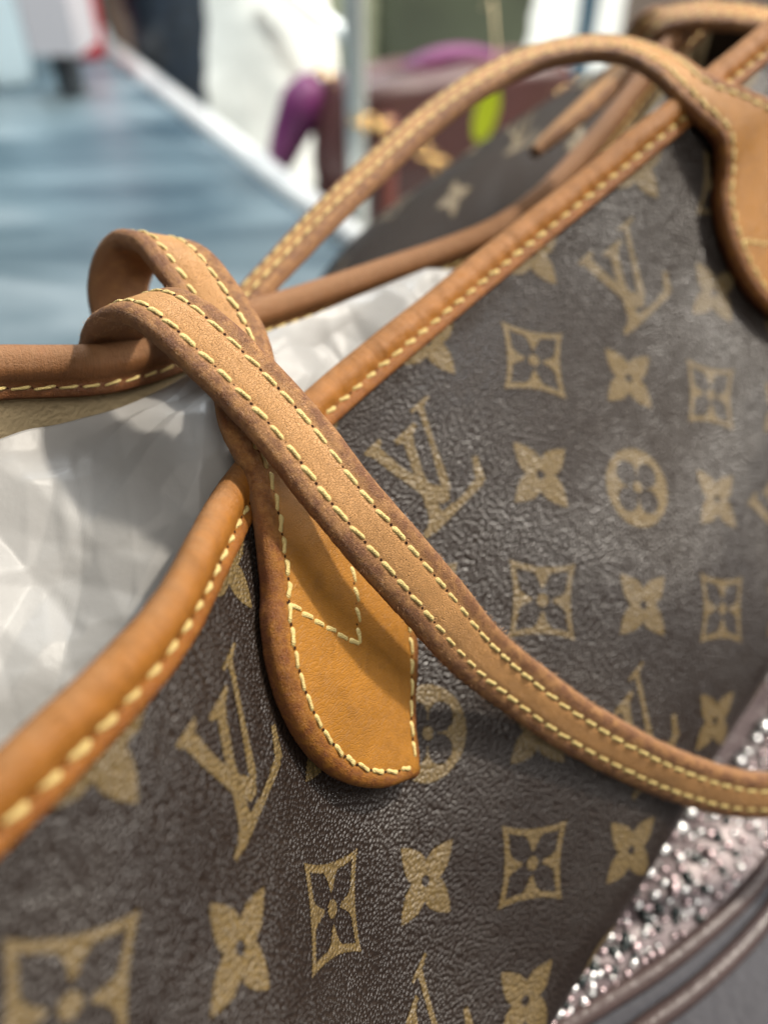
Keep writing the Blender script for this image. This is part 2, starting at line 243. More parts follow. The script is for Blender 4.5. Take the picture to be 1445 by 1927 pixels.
# ------------------------------------------------------------------ the table under the bag, floor and back wall
TABLE_Z = 0.75
EDGE_A = np.array((-0.415, 1.293)); EDGE_B = np.array((-0.054, 0.632))
ed = unit(EDGE_B - EDGE_A); en = np.array((-ed[1], ed[0]));  en = en if en[0] > 0 else -en      # en points off the table
def build_setting():
    fl = plain('floor_grey', (0.16, 0.16, 0.155), 0.5, 0, 0.5, 0.1, 20, 0.2, 3)
    o = mesh('floor', [(-3, -2, 0), (3, -2, 0), (3, 3, 0), (-3, 3, 0)], [[0, 1, 2, 3]], fl, None, False); tag(o, kind='structure')
    wl = plain('wall_paint', (0.20, 0.235, 0.215), 0.7, 0, 0.3, 0.1, 20, 0.15, 2)
    o = mesh('wall', [(-3, 2.35, 0), (3, 2.35, 0), (3, 2.35, 3), (-3, 2.35, 3)], [[0, 1, 2, 3]], wl, None, False); tag(o, kind='structure')
    # table top: one slab whose right-hand edge carries a chrome rail
    m, nt, b = new_mat('reflection_streaked_top'); n = N(nt)
    tc = n('ShaderNodeTexCoord').outputs['Object']
    mp = n('ShaderNodeMapping', {'Vector': tc, 'Rotation': (0, 0, R(-52)), 'Scale': (2.6, 9.0, 1.0)}).outputs[0]
    nz = n('ShaderNodeTexNoise', {'Vector': mp, 'Scale': 1.0, 'Detail': 5.0, 'Roughness': 0.55, 'Distortion': 0.7}).outputs['Fac']
    nt.links.new(n.ramp(nz, (0.34, (0.022, 0.046, 0.066)), (0.52, (0.085, 0.125, 0.150)), (0.72, (0.24, 0.29, 0.32))), b.inputs['Base Color'])  # streaky reflections on the top are painted into its colour as bands
    b.inputs['Roughness'].default_value = 0.34
    t = empty('display_table', (-0.3, 0.4, 0)); tag(t, 'blue grey table, reflection streaks in its colour, with chrome edge rail under the brown tote', 'table')
    a = EDGE_A + ed * -0.5; c = EDGE_B + ed * 0.9
    out = [a, c, (0.42, -0.45), (-1.5, -0.45), (-1.5, a[1])]
    V = [(p[0], p[1], TABLE_Z) for p in out] + [(p[0], p[1], TABLE_Z - 0.03) for p in out]
    k = len(out); F = [list(range(k))[::-1], list(range(k, 2 * k))] + [[i, (i + 1) % k, k + (i + 1) % k, k + i] for i in range(k)]
    mesh('table_top', V, F, m, t, False)
    chrome = plain('chrome', (0.75, 0.77, 0.78), 0.16, 1.0, 0.5, 0.25, 30, 0.05, 12)
    q = np.array([[*(EDGE_A + ed * s + en * 0.010), TABLE_Z - 0.001] for s in np.linspace(-0.5, 1.6, 60)])
    q[:, 2] += 0.003; tube('edge_rail', q, 0.0125, plain('satin_aluminium', (0.78, 0.80, 0.80), 0.28, 0.45, 0.6, 0.3, 25, 0.1, 9), t, 10)
    for (x, y) in ((-1.35, -0.3), (-1.35, 1.4), (0.2, -0.3), (-0.50, 1.3)):
        tube('table_leg', np.array([(x, y, 0), (x, y, 0.36), (x, y, TABLE_Z - 0.031)]), 0.02, chrome, t, 10)
    return chrome
def tube(name, P, r, mat, parent=None, k=10, attrs=False, flat=1.0):
    P = np.asarray(P, float); t = unit(np.gradient(P, axis=0)); up = np.tile((0.0, 0.0, 1.0), (len(P), 1))
    bad = np.abs(t[:, 2]) > 0.95
    if bad.any(): up[:] = (0.31, 0.95, 0.05)
    s = unit(np.cross(t, up)); u = np.cross(s, t); r = np.broadcast_to(r, (len(P),))[:, None, None]
    th = np.linspace(0, 2 * math.pi, k, endpoint=False)
    V = P[:, None, :] + r * (np.cos(th)[None, :, None] * s[:, None, :] + flat * np.sin(th)[None, :, None] * u[:, None, :])
    V = V.reshape(-1, 3); F = grid_faces(len(P), k, True)
    F.append(list(range(k))[::-1]); F.append(list(range(len(V) - k, len(V))))
    return mesh(name, V, F, mat, parent)
M_CHROME = build_setting()

# ------------------------------------------------------------------ the front panel as a smooth surface over (u, v) monogram cells
def basis(t, t0, t1, n):
    s = (np.asarray(t, float) - t0) / (t1 - t0) * (n - 3); k = np.clip(np.floor(s).astype(int), 0, n - 4); s = s - k
    B = np.zeros((len(s), n)); w = [(1 - s)**3 / 6, (3*s**3 - 6*s**2 + 4) / 6, (-3*s**3 + 3*s**2 + 3*s + 1) / 6, s**3 / 6]
    for q in range(4): B[np.arange(len(s)), k + q] = w[q]
    return B
def S0(u, v): return np.einsum('pi,pj,ijk->pk', basis(u, -4.5, 4.5, 14), basis(v, -2.5, 7.5, 6), PANEL)
V_TURN, R_TURN, A_TURN = 5.2, 0.016, R(62)
def frame(u, v):
    h = 0.02; p = S0(u, v); tu = unit(S0(u + h, v) - S0(u - h, v)); tv = unit(S0(u, v + h) - S0(u, v - h))
    n = unit(np.cross(tv, tu)); n = np.where((n[:, 0:1] < 0), -n, n)
    return p, tu, tv, n
def SURF(u, v, off=0.0):
    """the canvas: follows the fitted surface, then turns under at the base of the bag"""
    u = np.asarray(u, float); v = np.asarray(v, float)
    vc = np.minimum(v, V_TURN); p, tu, tv, n = frame(u, vc)
    s = np.maximum(v - V_TURN, 0) * ROW * CM; a = np.minimum(s / R_TURN, A_TURN); rest = np.maximum(s - R_TURN * A_TURN, 0)
    p = p + (R_TURN * np.sin(a))[:, None] * tv - (R_TURN * (1 - np.cos(a)))[:, None] * n
    d = np.cos(a)[:, None] * tv - np.sin(a)[:, None] * n; nn = np.cos(a)[:, None] * n + np.sin(a)[:, None] * tv
    p = p + rest[:, None] * d + off * nn
    p[:, 2] = np.maximum(p[:, 2], TABLE_Z + 0.003)
    return p
UL, UR = -4.3, 4.35
bag = empty('tote_bag', (0.06, 0.17, TABLE_Z + 0.003))
tag(bag, 'brown monogram canvas tote with tan leather handles, open on the table', 'handbag')
def build_panel():
    nu, nv = 200, 190
    u, v = [g.ravel() for g in np.meshgrid(np.linspace(UL, UR, nu), np.linspace(RIM_V - 0.35, 8.6, nv), indexing='ij')]
    P = SURF(u, v)
    uv = np.c_[u * CELL, v * ROW]
    o = mesh('front_panel', P, grid_faces(nu, nv), M_CANVAS, bag, uv=uv)
    mesh('front_lining', SURF(u, v, -0.0022), grid_faces(nu, nv), M_LINING, bag)
    return o
front_panel = build_panel()

# ------------------------------------------------------------------ printed monogram, woven row by row
def arc(cx, cy, r, a0, a1, k=24):
    return [(cx + r * math.cos(R(a)), cy + r * math.sin(R(a))) for a in np.linspace(a0, a1, k)]
def petal(r0, r1, w, ang, k=14, fat=0.62):
    pts = []
    for t in np.linspace(0, 1, k): pts.append((r0 + (r1 - r0) * t, w * math.sin(math.pi * t ** fat) ** 0.85 if 0 < t < 1 else 0.0))
    pts += [(x, -y) for x, y in pts[::-1]]
    ca, sa = math.cos(R(ang)), math.sin(R(ang))
    return [(x * ca - y * sa, x * sa + y * ca) for x, y in pts]
def star(rt, rw, k=12):
    """curved diamond with hollow sides, corners on the axes"""
    pts = []
    for q in range(4):
        a0, a1 = q * 90, q * 90 + 90
        A = np.array((math.cos(R(a0)), math.sin(R(a0)))) * rt; B = np.array((math.cos(R(a1)), math.sin(R(a1)))) * rt
        Mid = np.array((math.cos(R(a0 + 45)), math.sin(R(a0 + 45)))) * rw
        for t in np.linspace(0, 1, k, endpoint=False): pts.append(tuple((1 - t)**2 * A + 2 * t * (1 - t) * Mid + t * t * B))
    return pts
QUAT = [(+1, petal(0.10, 1.0, 0.29, a)) for a in (0, 90, 180, 270)] + [(+1, arc(0, 0, 0.27, 0, 360)), (-1, arc(0, 0, 0.12, 0, 360))]
def wedge(ang, pts):
    ca, sa = math.cos(R(ang)), math.sin(R(ang)); q = pts + [(x, -y) for x, y in pts[::-1]]
    return [(x * ca - y * sa, x * sa + y * ca) for x, y in q]
# curved diamond: thin hollow-sided frame, four points of ochre pushing in between dark petals, a dot in the middle
DIAM = [(+1, star(1.24, 0.62)), (-1, star(1.01, 0.52))] + [(+1, wedge(a, [(0.70, 0.34), (0.56, 0.17), (0.42, 0.085), (0.27, 0.03)])) for a in (45, 135, 225, 315)] + [(+1, arc(0, 0, 0.15, 0, 360))]
CIRC = [(+1, arc(0, 0, 1.0, 0, 360, 48))] + [(-1, arc(0.47 * math.cos(R(a)), 0.47 * math.sin(R(a)), 0.325, 0, 360)) for a in (0, 90, 180, 270)] + [(-1, arc(0, 0, 0.28, 0, 360)), (+1, arc(0, 0, 0.14, 0, 360))]
LETTERS = [(+1, [(-0.56, 1.13), (-1.10, 1.13), (-1.10, 1.03), (-0.99, 0.95), (-0.89, 0.51), (-0.74, 0.03), (-0.62, -0.41), (-0.36, -0.90), (-0.17, -0.93), (-0.02, -0.76), (-0.30, -0.36), (-0.46, -0.02), (-0.60, 0.40), (-0.70, 0.96), (-0.56, 1.03)]),
           (+1, [(1.10, 1.12), (0.50, 1.12), (0.50, 1.04), (0.68, 1.0), (0.34, 0.27), (-0.12, -0.60), (0.0, -0.79), (0.09, -0.66), (0.45, 0.2), (0.83, 0.99), (1.10, 1.04)]),
           (+1, [(0.38, 0.85), (-0.30, 0.85), (-0.30, 0.75), (-0.15, 0.68), (-0.38, 0.2), (-0.64, -0.46), (-0.84, -0.90), (-1.03, -1.02), (-1.24, -1.06), (-1.24, -1.20), (-0.74, -1.23), (-0.25, -1.24), (0.39, -1.25), (0.83, -1.20), (1.07, -0.66), (0.95, -0.61), (0.66, -1.02), (0.06, -1.08), (-0.52, -1.0), (-0.42, -0.69), (-0.24, -0.06), (0.03, 0.50), (0.16, 0.68), (0.38, 0.76)])]
def strips(shape, rows=0.042, jitter=0.012, seed=0):
    """runs of thread (x0, x1, y0, y1) that fill the shape"""
    rg = random.Random(seed); out = []
    xs = np.arange(-1.35, 1.35, 0.006)
    for y in np.arange(-1.32, 1.32, rows):
        yc = y + rows / 2; inside = np.zeros(len(xs), bool)
        for sg, poly in shape:
            q = np.array(poly); x1, y1 = q[:, 0], q[:, 1]; x2, y2 = np.roll(x1, -1), np.roll(y1, -1)
            c = (y1 > yc) != (y2 > yc)
            if not c.any(): continue
            xc = np.sort(x1[c] + (yc - y1[c]) / (y2[c] - y1[c]) * (x2[c] - x1[c]))
            ins = (np.searchsorted(xc, xs) % 2) == 1
            inside = inside | ins if sg > 0 else inside & ~ins
        e = np.diff(np.r_[0, inside.astype(int), 0]); st = np.where(e == 1)[0]; en_ = np.where(e == -1)[0]
        for a, b in zip(st, en_):
            x0 = xs[a] - rg.random() * jitter; x1 = xs[min(b, len(xs) - 1)] + rg.random() * jitter
            if x1 - x0 > 0.02: out.append((x0, x1, y, y + rows))
    return out
def print_mesh(runs, surf, seg=0.16):
    V, F, UV = [], [], []
    for (x0, x1, y0, y1) in runs:
        k = max(1, int((x1 - x0) / seg)); b = len(V)
        for x in np.linspace(x0, x1, k + 1): V += [(x, y0), (x, y1)]
        F += [[b + 2*i, b + 2*i + 2, b + 2*i + 3, b + 2*i + 1] for i in range(k)]
    V = np.array(V); P, UV = surf(V); return P, F, UV
SHAPES = {'printed_letters': LETTERS, 'printed_diamond': DIAM, 'printed_circle': CIRC, 'printed_flower': QUAT}
RUNS = {k: strips(s, seed=i) for i, (k, s) in enumerate(SHAPES.items())}
def kind_at(i2, j):      # i2 = 2u (whole number), j = row
    if j % 2: return 'printed_flower' if i2 % 2 else None
    if i2 % 2: return None
    u = i2 // 2
    if j % 4 == 0: return 'printed_letters' if u % 2 == 0 else 'printed_diamond'
    return 'printed_diamond' if u % 2 == 0 else 'printed_circle'
def build_print():
    for j in range(-1, 8):
        for i2 in range(-8, 9):
            kd = kind_at(i2, j)
            if not kd: continue
            u0 = i2 / 2
            if u0 < -3.6 or u0 > 4.0: continue
            def surf(V, u0=u0, j=j):
                u = np.clip(u0 + V[:, 0] / CELL, UL + 0.02, UR - 0.02); v = j - V[:, 1] / ROW
                return SURF(u, v, 0.00012), np.c_[u * CELL, v * ROW]
            runs = [r for r in RUNS[kd] if j - r[3] / ROW > RIM_V - 0.1]
            if not runs: continue
            P, F, UV = print_mesh(runs, surf)
            mesh(kd, P, F, M_PRINT, front_panel, uv=UV)
build_print()

# ------------------------------------------------------------------ stitches
def thread_mesh(length, r):
    k, n = 8, 9; V = []; th = np.linspace(0, 2 * math.pi, k, endpoint=False)
    for i in range(n):
        t = i / (n - 1); x = (t - 0.5) * length; e = 1 - abs(2 * t - 1) ** 4
        rr = r * (0.35 + 0.65 * e ** 0.5); z = r * 0.55 * e - r * 0.5
        for a in th:
            q = rr * (1 + 0.20 * math.cos(2 * (a - t * 3.6)))
            V.append((x, q * math.cos(a), z + q * math.sin(a) * 0.7))
    F = grid_faces(n, k, True); F.append(list(range(k))[::-1]); F.append(list(range((n - 1) * k, n * k)))
    me = bpy.data.meshes.new('stitch'); me.from_pydata(V, [], F); me.polygons.foreach_set('use_smooth', [True] * len(me.polygons)); me.materials.append(M_THREAD)
    return me
def hole_pts(p, t, w, n, r):
    th = np.linspace(0, 2 * math.pi, 8, endpoint=False)
    ring = [p + r * (1.15 * math.cos(a) * t + 0.95 * math.sin(a) * w) - 0.00002 * n for a in th]
    return [p + 0.00007 * n] + ring
def stitch_row(P, T, Wd, Nn, pitch, parent, r=0.00047, slant=8.0, joined=False, lift=0.0, fill=0.86, holes=True):
    """P: dense points on the stitch line; stitches are single objects unless joined"""
    s = np.r_[0, np.cumsum(np.linalg.norm(np.diff(P, axis=0), axis=1))]
    n = int(round(s[-1] / pitch))
    if n < 1: return
    pitch = s[-1] / n
    base = thread_mesh(pitch * fill, r); HV, HF = [], []; JV, JF = [], []
    bv = np.array([v.co for v in base.vertices]); bf = [list(p.vertices) for p in base.polygons]
    for k in range(n):
        q = (k + 0.5) * pitch
        at = lambda A: np.array([np.interp(q, s, A[:, c]) for c in range(3)])
        p, t, w, nn = at(P), unit(at(T)), at(Wd), unit(at(Nn)); w = unit(np.cross(nn, t)); t = np.cross(w, nn)
        a = R(slant + random.uniform(-5, 5)); tt = math.cos(a) * t + math.sin(a) * w; ww = np.cross(nn, tt)
        sc = random.uniform(0.88, 1.08); slop = random.uniform(0.85, 1.12)
        p = p + nn * lift + w * random.uniform(-0.00006, 0.00006)
        if joined:
            JF += [[i + len(JV) for i in f] for f in bf]; JV += list(p + bv[:, :1] * sc * tt + bv[:, 1:2] * ww + bv[:, 2:] * nn)
        else:
            o = bpy.data.objects.new('stitch', base)
            Mx = Matrix(((tt[0]*sc, ww[0]*slop, nn[0], p[0]), (tt[1]*sc, ww[1]*slop, nn[1], p[1]), (tt[2]*sc, ww[2]*slop, nn[2], p[2]), (0, 0, 0, 1)))
            o.matrix_world = Mx; link(o, parent)
        hp = p - nn * lift + t * pitch * 0.5
        HF += [[len(HV), len(HV) + 1 + i, len(HV) + 1 + (i + 1) % 8] for i in range(8)]; HV += hole_pts(hp, t, w, nn, r * 0.62)
    if joined: tag(mesh('stitching', JV, JF, M_THREAD, parent), kind='stuff')
    if holes: tag(mesh('hole_shade_discs', HV, HF, M_HOLE_SHADE, parent), kind='stuff')

# ------------------------------------------------------------------ swept leather: straps and tabs
def sweep(name, L, Rr, thick, mat, parent, groove=0.0038, taper_end=False, seed=0.0, crown=0.10, rough_amp=1.0, neck=None):
    L = np.asarray(L); Rr = np.asarray(Rr); c = (L + Rr) / 2; n = len(c)
    t = unit(np.gradient(c, axis=0)); w = unit(Rr - L); hw = np.linalg.norm(Rr - L, axis=1) / 2
    nn = unit(np.cross(w, t)); w = unit(np.cross(t, nn))
    top = np.linspace(-1, 1, 19); arcs = np.linspace(80, -80, 11); bot = np.linspace(1, -1, 5)
    cols = []; E = []; RW = []; girth = []
    h = thick / 2
    tt = np.minimum(1, hw / (1.4 * h)); hh = h * (0.55 + 0.45 * tt)          # thins out where the piece narrows to a tip
    flat = np.maximum(hw - hh, 0.00005)
    def add(a, z, e, r): cols.append(c + a[:, None] * w + z[:, None] * nn); E.append(np.broadcast_to(e, (n,)).copy()); RW.append(np.broadcast_to(r, (n,)).copy())
    gx = np.maximum(hw - groove, 0)
    for q in top:
        a = q * flat; d = np.abs(np.abs(a) - gx)
        z = hh * (1 + crown * (1 - q * q)) - 0.00022 * np.exp(-(d / 0.0006) ** 2) * (hw > groove * 1.3)
        e = np.clip((np.abs(a) - gx + 0.0002) / 0.0013, 0, 1) * (gx > 0.0005)
        add(a, z, 0.85 * e, 0.0)
    def arcside(sg):
        for g in (arcs if sg > 0 else -arcs):
            th = R(g); k = 1 - 0.10 * math.exp(-(g / 14.0) ** 2)
            add(sg * (flat + hh * math.cos(th) * k), hh * math.sin(th) * k, 0.9, min(1, max(0, (38 - g) / 40)))
    arcside(1)
    for q in bot: add(q * flat, -hh * (1 + 0 * q), 0.8, 0.8)
    arcside(-1)
    V = np.stack(cols, 1).reshape(-1, 3); m = len(cols); E = np.stack(E, 1).ravel(); RW = np.stack(RW, 1).ravel()
    N3 = np.repeat(nn, m, axis=0); cc = np.repeat(c, m, axis=0); dirn = unit(V - cc)
    V = V + dirn * (0.00010 * vnoise(V, 260, seed) + 0.00016 * RW * vnoise(V, 900, seed + 3) + 0.00030 * vnoise(V, 60, seed + 9))[:, None] * rough_amp
    s = np.r_[0, np.cumsum(np.linalg.norm(np.diff(c, axis=0), axis=1))] * 100
    g = np.concatenate([[0], np.cumsum(np.full(m - 1, 0.085))])
    uv = np.c_[np.repeat(s, m), np.tile(g, n)]
    F = grid_faces(n, m, True); F.append(list(range(m))[::-1]); F.append(list(range((n - 1) * m, n * m)))
    o = mesh(name, V, F, mat, parent, attrs={'edge': E, 'raw': RW, 'neck': np.repeat(np.zeros(n) if neck is None else neck(s), m)}, uv=uv)
    return o, dict(c=c, t=t, w=w, n=nn, hw=hw, top=hh, gx=gx, s=s / 100)
def strap_lr(rows, width, step=0.0009):
    q = curve(rows, step); w = unit(q[:, 3:6]); return q[:, :3] - w * width / 2, q[:, :3] + w * width / 2
def rows_of_stitches(fr, pitch, parent, sl, joined=False, start=0.0, slant=8.0, r=0.00047):
    for sg in (-1, 1):
        a = sg * fr['gx'][sl]; P = fr['c'][sl] + a[:, None] * fr['w'][sl] + (fr['top'][sl] * 1.03 - 0.00008)[:, None] * fr['n'][sl]
        stitch_row(P, fr['t'][sl], fr['w'][sl], fr['n'][sl], pitch, parent, r=r, slant=slant, joined=joined)
def fuzz(name, fr, count, parent, sl, seed):
    rg = random.Random(seed); V, F = [], []; idx = range(*sl.indices(len(fr['c'])))
    for _ in range(count):
        i = rg.choice(idx); sg = rg.choice((-1, 1)); c, t, w, n = fr['c'][i], fr['t'][i], fr['w'][i], fr['n'][i]
        th = R(rg.uniform(-70, 75)); h = fr['top'][i]; o = sg * math.cos(th) * w + math.sin(th) * n
        p = c + sg * (fr['hw'][i] - h) * w + h * o * 0.98
        d = unit(o * 0.7 + t * rg.uniform(-1.2, 1.2) + n * rg.uniform(-0.3, 0.3)); ln = rg.uniform(0.0003, 0.0010) * (1.5 if rg.random() < 0.06 else 1); wd = rg.uniform(0.00002, 0.00004)
        b = unit(np.cross(d, t + 0.3 * n)) * wd; bend = unit(t * rg.uniform(-1, 1) + w * rg.uniform(-1, 1)) * ln * 0.35; k = len(V)
        V += [p - b, p + b, p + d * ln * 0.55 + b * 0.8 + bend * 0.3, p + d * ln * 0.55 - b * 0.8 + bend * 0.3, p + d * ln * 0.9 + bend]
        F += [[k, k + 1, k + 2, k + 3], [k + 3, k + 2, k + 4]]
    tag(mesh(name, V, F, M_FUZZ, parent), kind='stuff')
W_STRAP, T_STRAP, PITCH = 0.0132, 0.0042, 0.0044

V_AT = {False: (0.48, 0.63, 0.34), True: (0.55, 0.68, 0.34)}
def build_handles():
    # handle thrown over the opening, hanging down the front panel
    L, Rr = strap_lr(BACK_HANDLE, W_STRAP)
    o, fr = sweep('back_handle', L, Rr, T_STRAP, M_STRAP, bag, seed=1.0)
    n = len(fr['c']); rows_of_stitches(fr, PITCH, o, slice(int(n * 0.07), int(n * 0.90)))
    fuzz('edge_fibres', fr, 2400, o, slice(int(n * 0.2), n - 10), 5)
    L, Rr = strap_lr(BACK_HANDLE_END, W_STRAP, 0.0012); k = np.clip((len(L) - 1 - np.arange(len(L))) / 16.0, 0.12, 1)[:, None] ** 0.5; mid = (L + Rr) / 2; L, Rr = mid + (L - mid) * k, mid + (Rr - mid) * k
    o, fr = sweep('back_handle_end', L, Rr, T_STRAP, M_STRAP, bag, seed=2.0)
    rows_of_stitches(fr, PITCH, o, slice(0, int(len(fr['c']) * 0.6)), joined=True)
    # front handle: rises from the near tab, loops over, arches across to the far tab
    L, Rr = strap_lr(FRONT_HANDLE, W_STRAP)
    o, fr = sweep('front_handle', L, Rr, T_STRAP, M_STRAP, bag, seed=3.0); n = len(fr['c'])
    cut = int(n * 0.33); rows_of_stitches(fr, PITCH, o, slice(0, cut)); rows_of_stitches(fr, PITCH, o, slice(cut, n), joined=True)
    fuzz('edge_fibres', fr, 500, o, slice(5, cut), 6)
    for rows, vee, far in ((TAB_NEAR, True, False), (TAB_FAR, True, True)):
        q = curve(np.array([list((np.array(r[:3]) + np.array(r[3:])) / 2) + list(r) for r in rows]), 0.0007)
        sq = np.r_[0, np.cumsum(np.linalg.norm(np.diff(q[:, :3], axis=0), axis=1))] * 100; nkf = lambda s: np.clip(((1.9 if far else 3.4) - s) / 1.3, 0, 1)
        o, fr = sweep('handle_tab', q[:, 3:6], q[:, 6:9], 0.0052 - 0.0009 * nkf(sq), M_TAB, bag, groove=0.0040, seed=4.0, crown=0.05, rough_amp=0.6, neck=nkf)
        g = fr['gx']; ok = np.where(g > 0.0005)[0]; sl = slice(0, ok[-1] + 1)
        def line(a):
            return fr['c'] + a[:, None] * fr['w'] + (fr['top'] * (1 + 0.05 * (1 - (a / np.maximum(fr['hw'], 1e-5)) ** 2)) - 0.00004)[:, None] * fr['n']
        for sg in (-1, 1):
            P = line(sg * g)[sl]; T = unit(np.gradient(P, axis=0)); stitch_row(P, T, fr['w'][sl], fr['n'][sl], 0.0040, o, slant=-7 * sg, joined=far)
        # V-shaped cross stitching on the face
        m = len(fr['c']); s = fr['s'] / fr['s'][-1]
        i0, i1 = int(np.argmax(s > V_AT[far][0])), int(np.argmax(s > V_AT[far][1])); i2 = int(np.argmax(s > V_AT[far][2]))
        ks = np.linspace(0, 1, 60)
        for (ia, fa, ib, fb) in ((i1, 0.0, i0, 1.0), (i1, 0.0, i2, -0.72)):
            ii = np.clip((ia + (ib - ia) * ks).astype(int), 0, m - 1); fa_ = fa + (fb - fa) * ks
            P = np.array([line(np.full(m, fq * g[i]))[i] for i, fq in zip(ii, fa_)])
            T = np.tile(unit(P[-1] - P[0]), (len(P), 1)); P = P[0] + (P[-1] - P[0]) * ks[:, None] + (P - (P[0] + (P[-1] - P[0]) * ks[:, None])) * 0.9; Nn = fr['n'][ii]
            stitch_row(P, T, np.cross(Nn, T), Nn, 0.0040, o, slant=7, joined=far)
build_handles()

# ------------------------------------------------------------------ leather binding along the two rims
def build_rims():
    u = np.linspace(UL, UR, 700); v = np.full(len(u), RIM_V); p, tu, tv, nn = frame(u, v); tv = unit(tv - tu * (tu * tv).sum(1, keepdims=True))
    #         up (cm)  out (cm)  edge  raw
    prof = [(0.00, 0.02, 0.8, 0.3), (0.00, 0.10, 0.9, 0.2), (0.03, 0.135, 0.8, 0.0), (0.10, 0.145, 0.7, 0.0), (0.18, 0.14, 0.6, 0.0), (0.24, 0.115, 0.4, 0.0), (0.28, 0.105, 0.2, 0.0), (0.32, 0.125, 0.1, 0.0),
            (0.40, 0.175, 0.0, 0.0), (0.50, 0.215, 0.05, 0.0), (0.60, 0.225, 0.1, 0.1), (0.70, 0.215, 0.1, 0.3), (0.80, 0.18, 0.1, 0.7), (0.88, 0.12, 0.1, 1.0), (0.92, 0.03, 0.2, 1.0), (0.90, -0.08, 0.3, 1.0), (0.85, -0.20, 0.4, 0.9),
            (0.75, -0.29, 0.4, 0.6), (0.6, -0.33, 0.4, 0.4), (0.4, -0.33, 0.4, 0.3), (0.2, -0.30, 0.5, 0.3), (0.0, -0.27, 0.6, 0.3), (0.0, -0.2, 0.6, 0.3)]
    pr = np.array(prof); m = len(pr)
    wob = 1 + 0.05 * np.array([mnoise.noise(Vector((a * 2.2, 3, 1))) for a in u])[:, None]
    ruck = np.array([mnoise.noise(Vector((a * 9, 7, 1))) + 0.8 * abs(mnoise.noise(Vector((a * 21, 2, 5)))) for a in u])[:, None] * 0.026
    up = pr[:, 0][None, :] * wob; out = pr[:, 1][None, :] + ruck * (pr[:, 0][None, :] > 0.38) * (pr[:, 1][None, :] > 0.1)
    V = p[:, None, :] - up[..., None] * CM * tv[:, None, :] + out[..., None] * CM * nn[:, None, :]
    pk = 0.012 * np.cos(2 * math.pi * u * CELL / 0.46)[:, None] * np.exp(-((pr[:, 0][None, :] - 0.34) / 0.10) ** 2) * (pr[:, 1][None, :] > 0.05)
    V = V + (pk * CM)[..., None] * nn[:, None, :]
    V = V.reshape(-1, 3); V = V + (0.00016 * vnoise(V, 420, 2.0) + 0.00018 * vnoise(V, 150, 4.0))[:, None] * np.repeat(nn, m, axis=0)
    g = np.r_[0, np.cumsum(np.hypot(np.diff(pr[:, 0]), np.diff(pr[:, 1])))]
    o = mesh('front_rim', V, grid_faces(len(u), m), M_RIM, bag, attrs={'edge': np.tile(pr[:, 2], len(u)), 'raw': np.tile(pr[:, 3], len(u))}, uv=np.c_[np.repeat(u * CELL, m), np.tile(g, len(u))])
    P = p - 0.27 * CM * tv + 0.118 * CM * nn
    stitch_row(P, tu, tv, nn, 0.0046, o, r=0.00047, slant=-9, fill=0.74)
    # back rim
    q = curve(BACK_RIM, 0.0016); t = unit(np.gradient(q, axis=0)); dn = np.tile(np.array((0.22, -0.10, -0.97)), (len(q), 1)); dn = unit(dn - t * (dn * t).sum(1, keepdims=True))
    nf = unit(np.cross(t, dn)); nf = np.where(nf[:, 1:2] > 0, -nf, nf)            # towards the opening
    prof = [(0.72, -0.05, 0.8, 0.3), (0.72, 0.10, 0.9, 0.3), (0.66, 0.14, 0.9, 0), (0.52, 0.14, 0.8, 0), (0.44, 0.13, 0.7, 0), (0.36, 0.19, 0.6, 0), (0.26, 0.26, 0.5, 0.1), (0.12, 0.31, 0.3, 0.4), (0.0, 0.31, 0.1, 0.8), (-0.12, 0.27, 0.1, 1), (-0.22, 0.18, 0.1, 1), (-0.27, 0.05, 0.1, 0.9), (-0.27, -0.08, 0.2, 0.7), (-0.2, -0.2, 0.3, 0.4), (-0.08, -0.28, 0.3, 0.2), (0.1, -0.31, 0.3, 0), (0.35, -0.28, 0.3, 0), (0.7, -0.24, 0.5, 0)]
    pr = np.array(prof); m = len(pr)
    V = q[:, None, :] + pr[:, 0][None, :, None] * CM * dn[:, None, :] + pr[:, 1][None, :, None] * CM * nf[:, None, :]
    V = V.reshape(-1, 3); V = V + (0.0002 * vnoise(V, 220, 6.0))[:, None] * np.repeat(nf, m, axis=0)
    s = np.r_[0, np.cumsum(np.linalg.norm(np.diff(q, axis=0), axis=1))] * 100
    o = mesh('back_rim', V, grid_faces(len(q), m), M_RIM_SHADED, bag, attrs={'edge': np.tile(pr[:, 2], len(q)), 'raw': np.tile(pr[:, 3], len(q))}, uv=np.c_[np.repeat(s, m), np.tile(np.arange(m) * 0.13, len(q))])
    stitch_row(q + 0.50 * CM * dn + 0.145 * CM * nf, t, dn, nf, 0.0044, o, r=0.0003, slant=4, joined=True)
    # back panel: canvas outside, beige lining inside, falling to the table
    k = 40; D = np.linspace(0.003, 1, k); top = q + dn * 0.004
    base = top.copy(); base[:, 2] = TABLE_Z + 0.003; base[:, 0] += 0.035; base[:, 1] += 0.012
    G = top[:, None, :] * (1 - D)[None, :, None] + base[:, None, :] * D[None, :, None] - nf[:, None, :] * (0.012 * np.sin(math.pi * D))[None, :, None]
    mesh('back_lining', (G + nf[:, None, :] * 0.0006).reshape(-1, 3), grid_faces(len(q), k), M_LINING, bag)
    mesh('back_panel', (G - nf[:, None, :] * 0.0016).reshape(-1, 3), grid_faces(len(q), k), M_CANVAS, bag, uv=np.c_[np.repeat(s, k), np.tile(D * 16, len(q))])
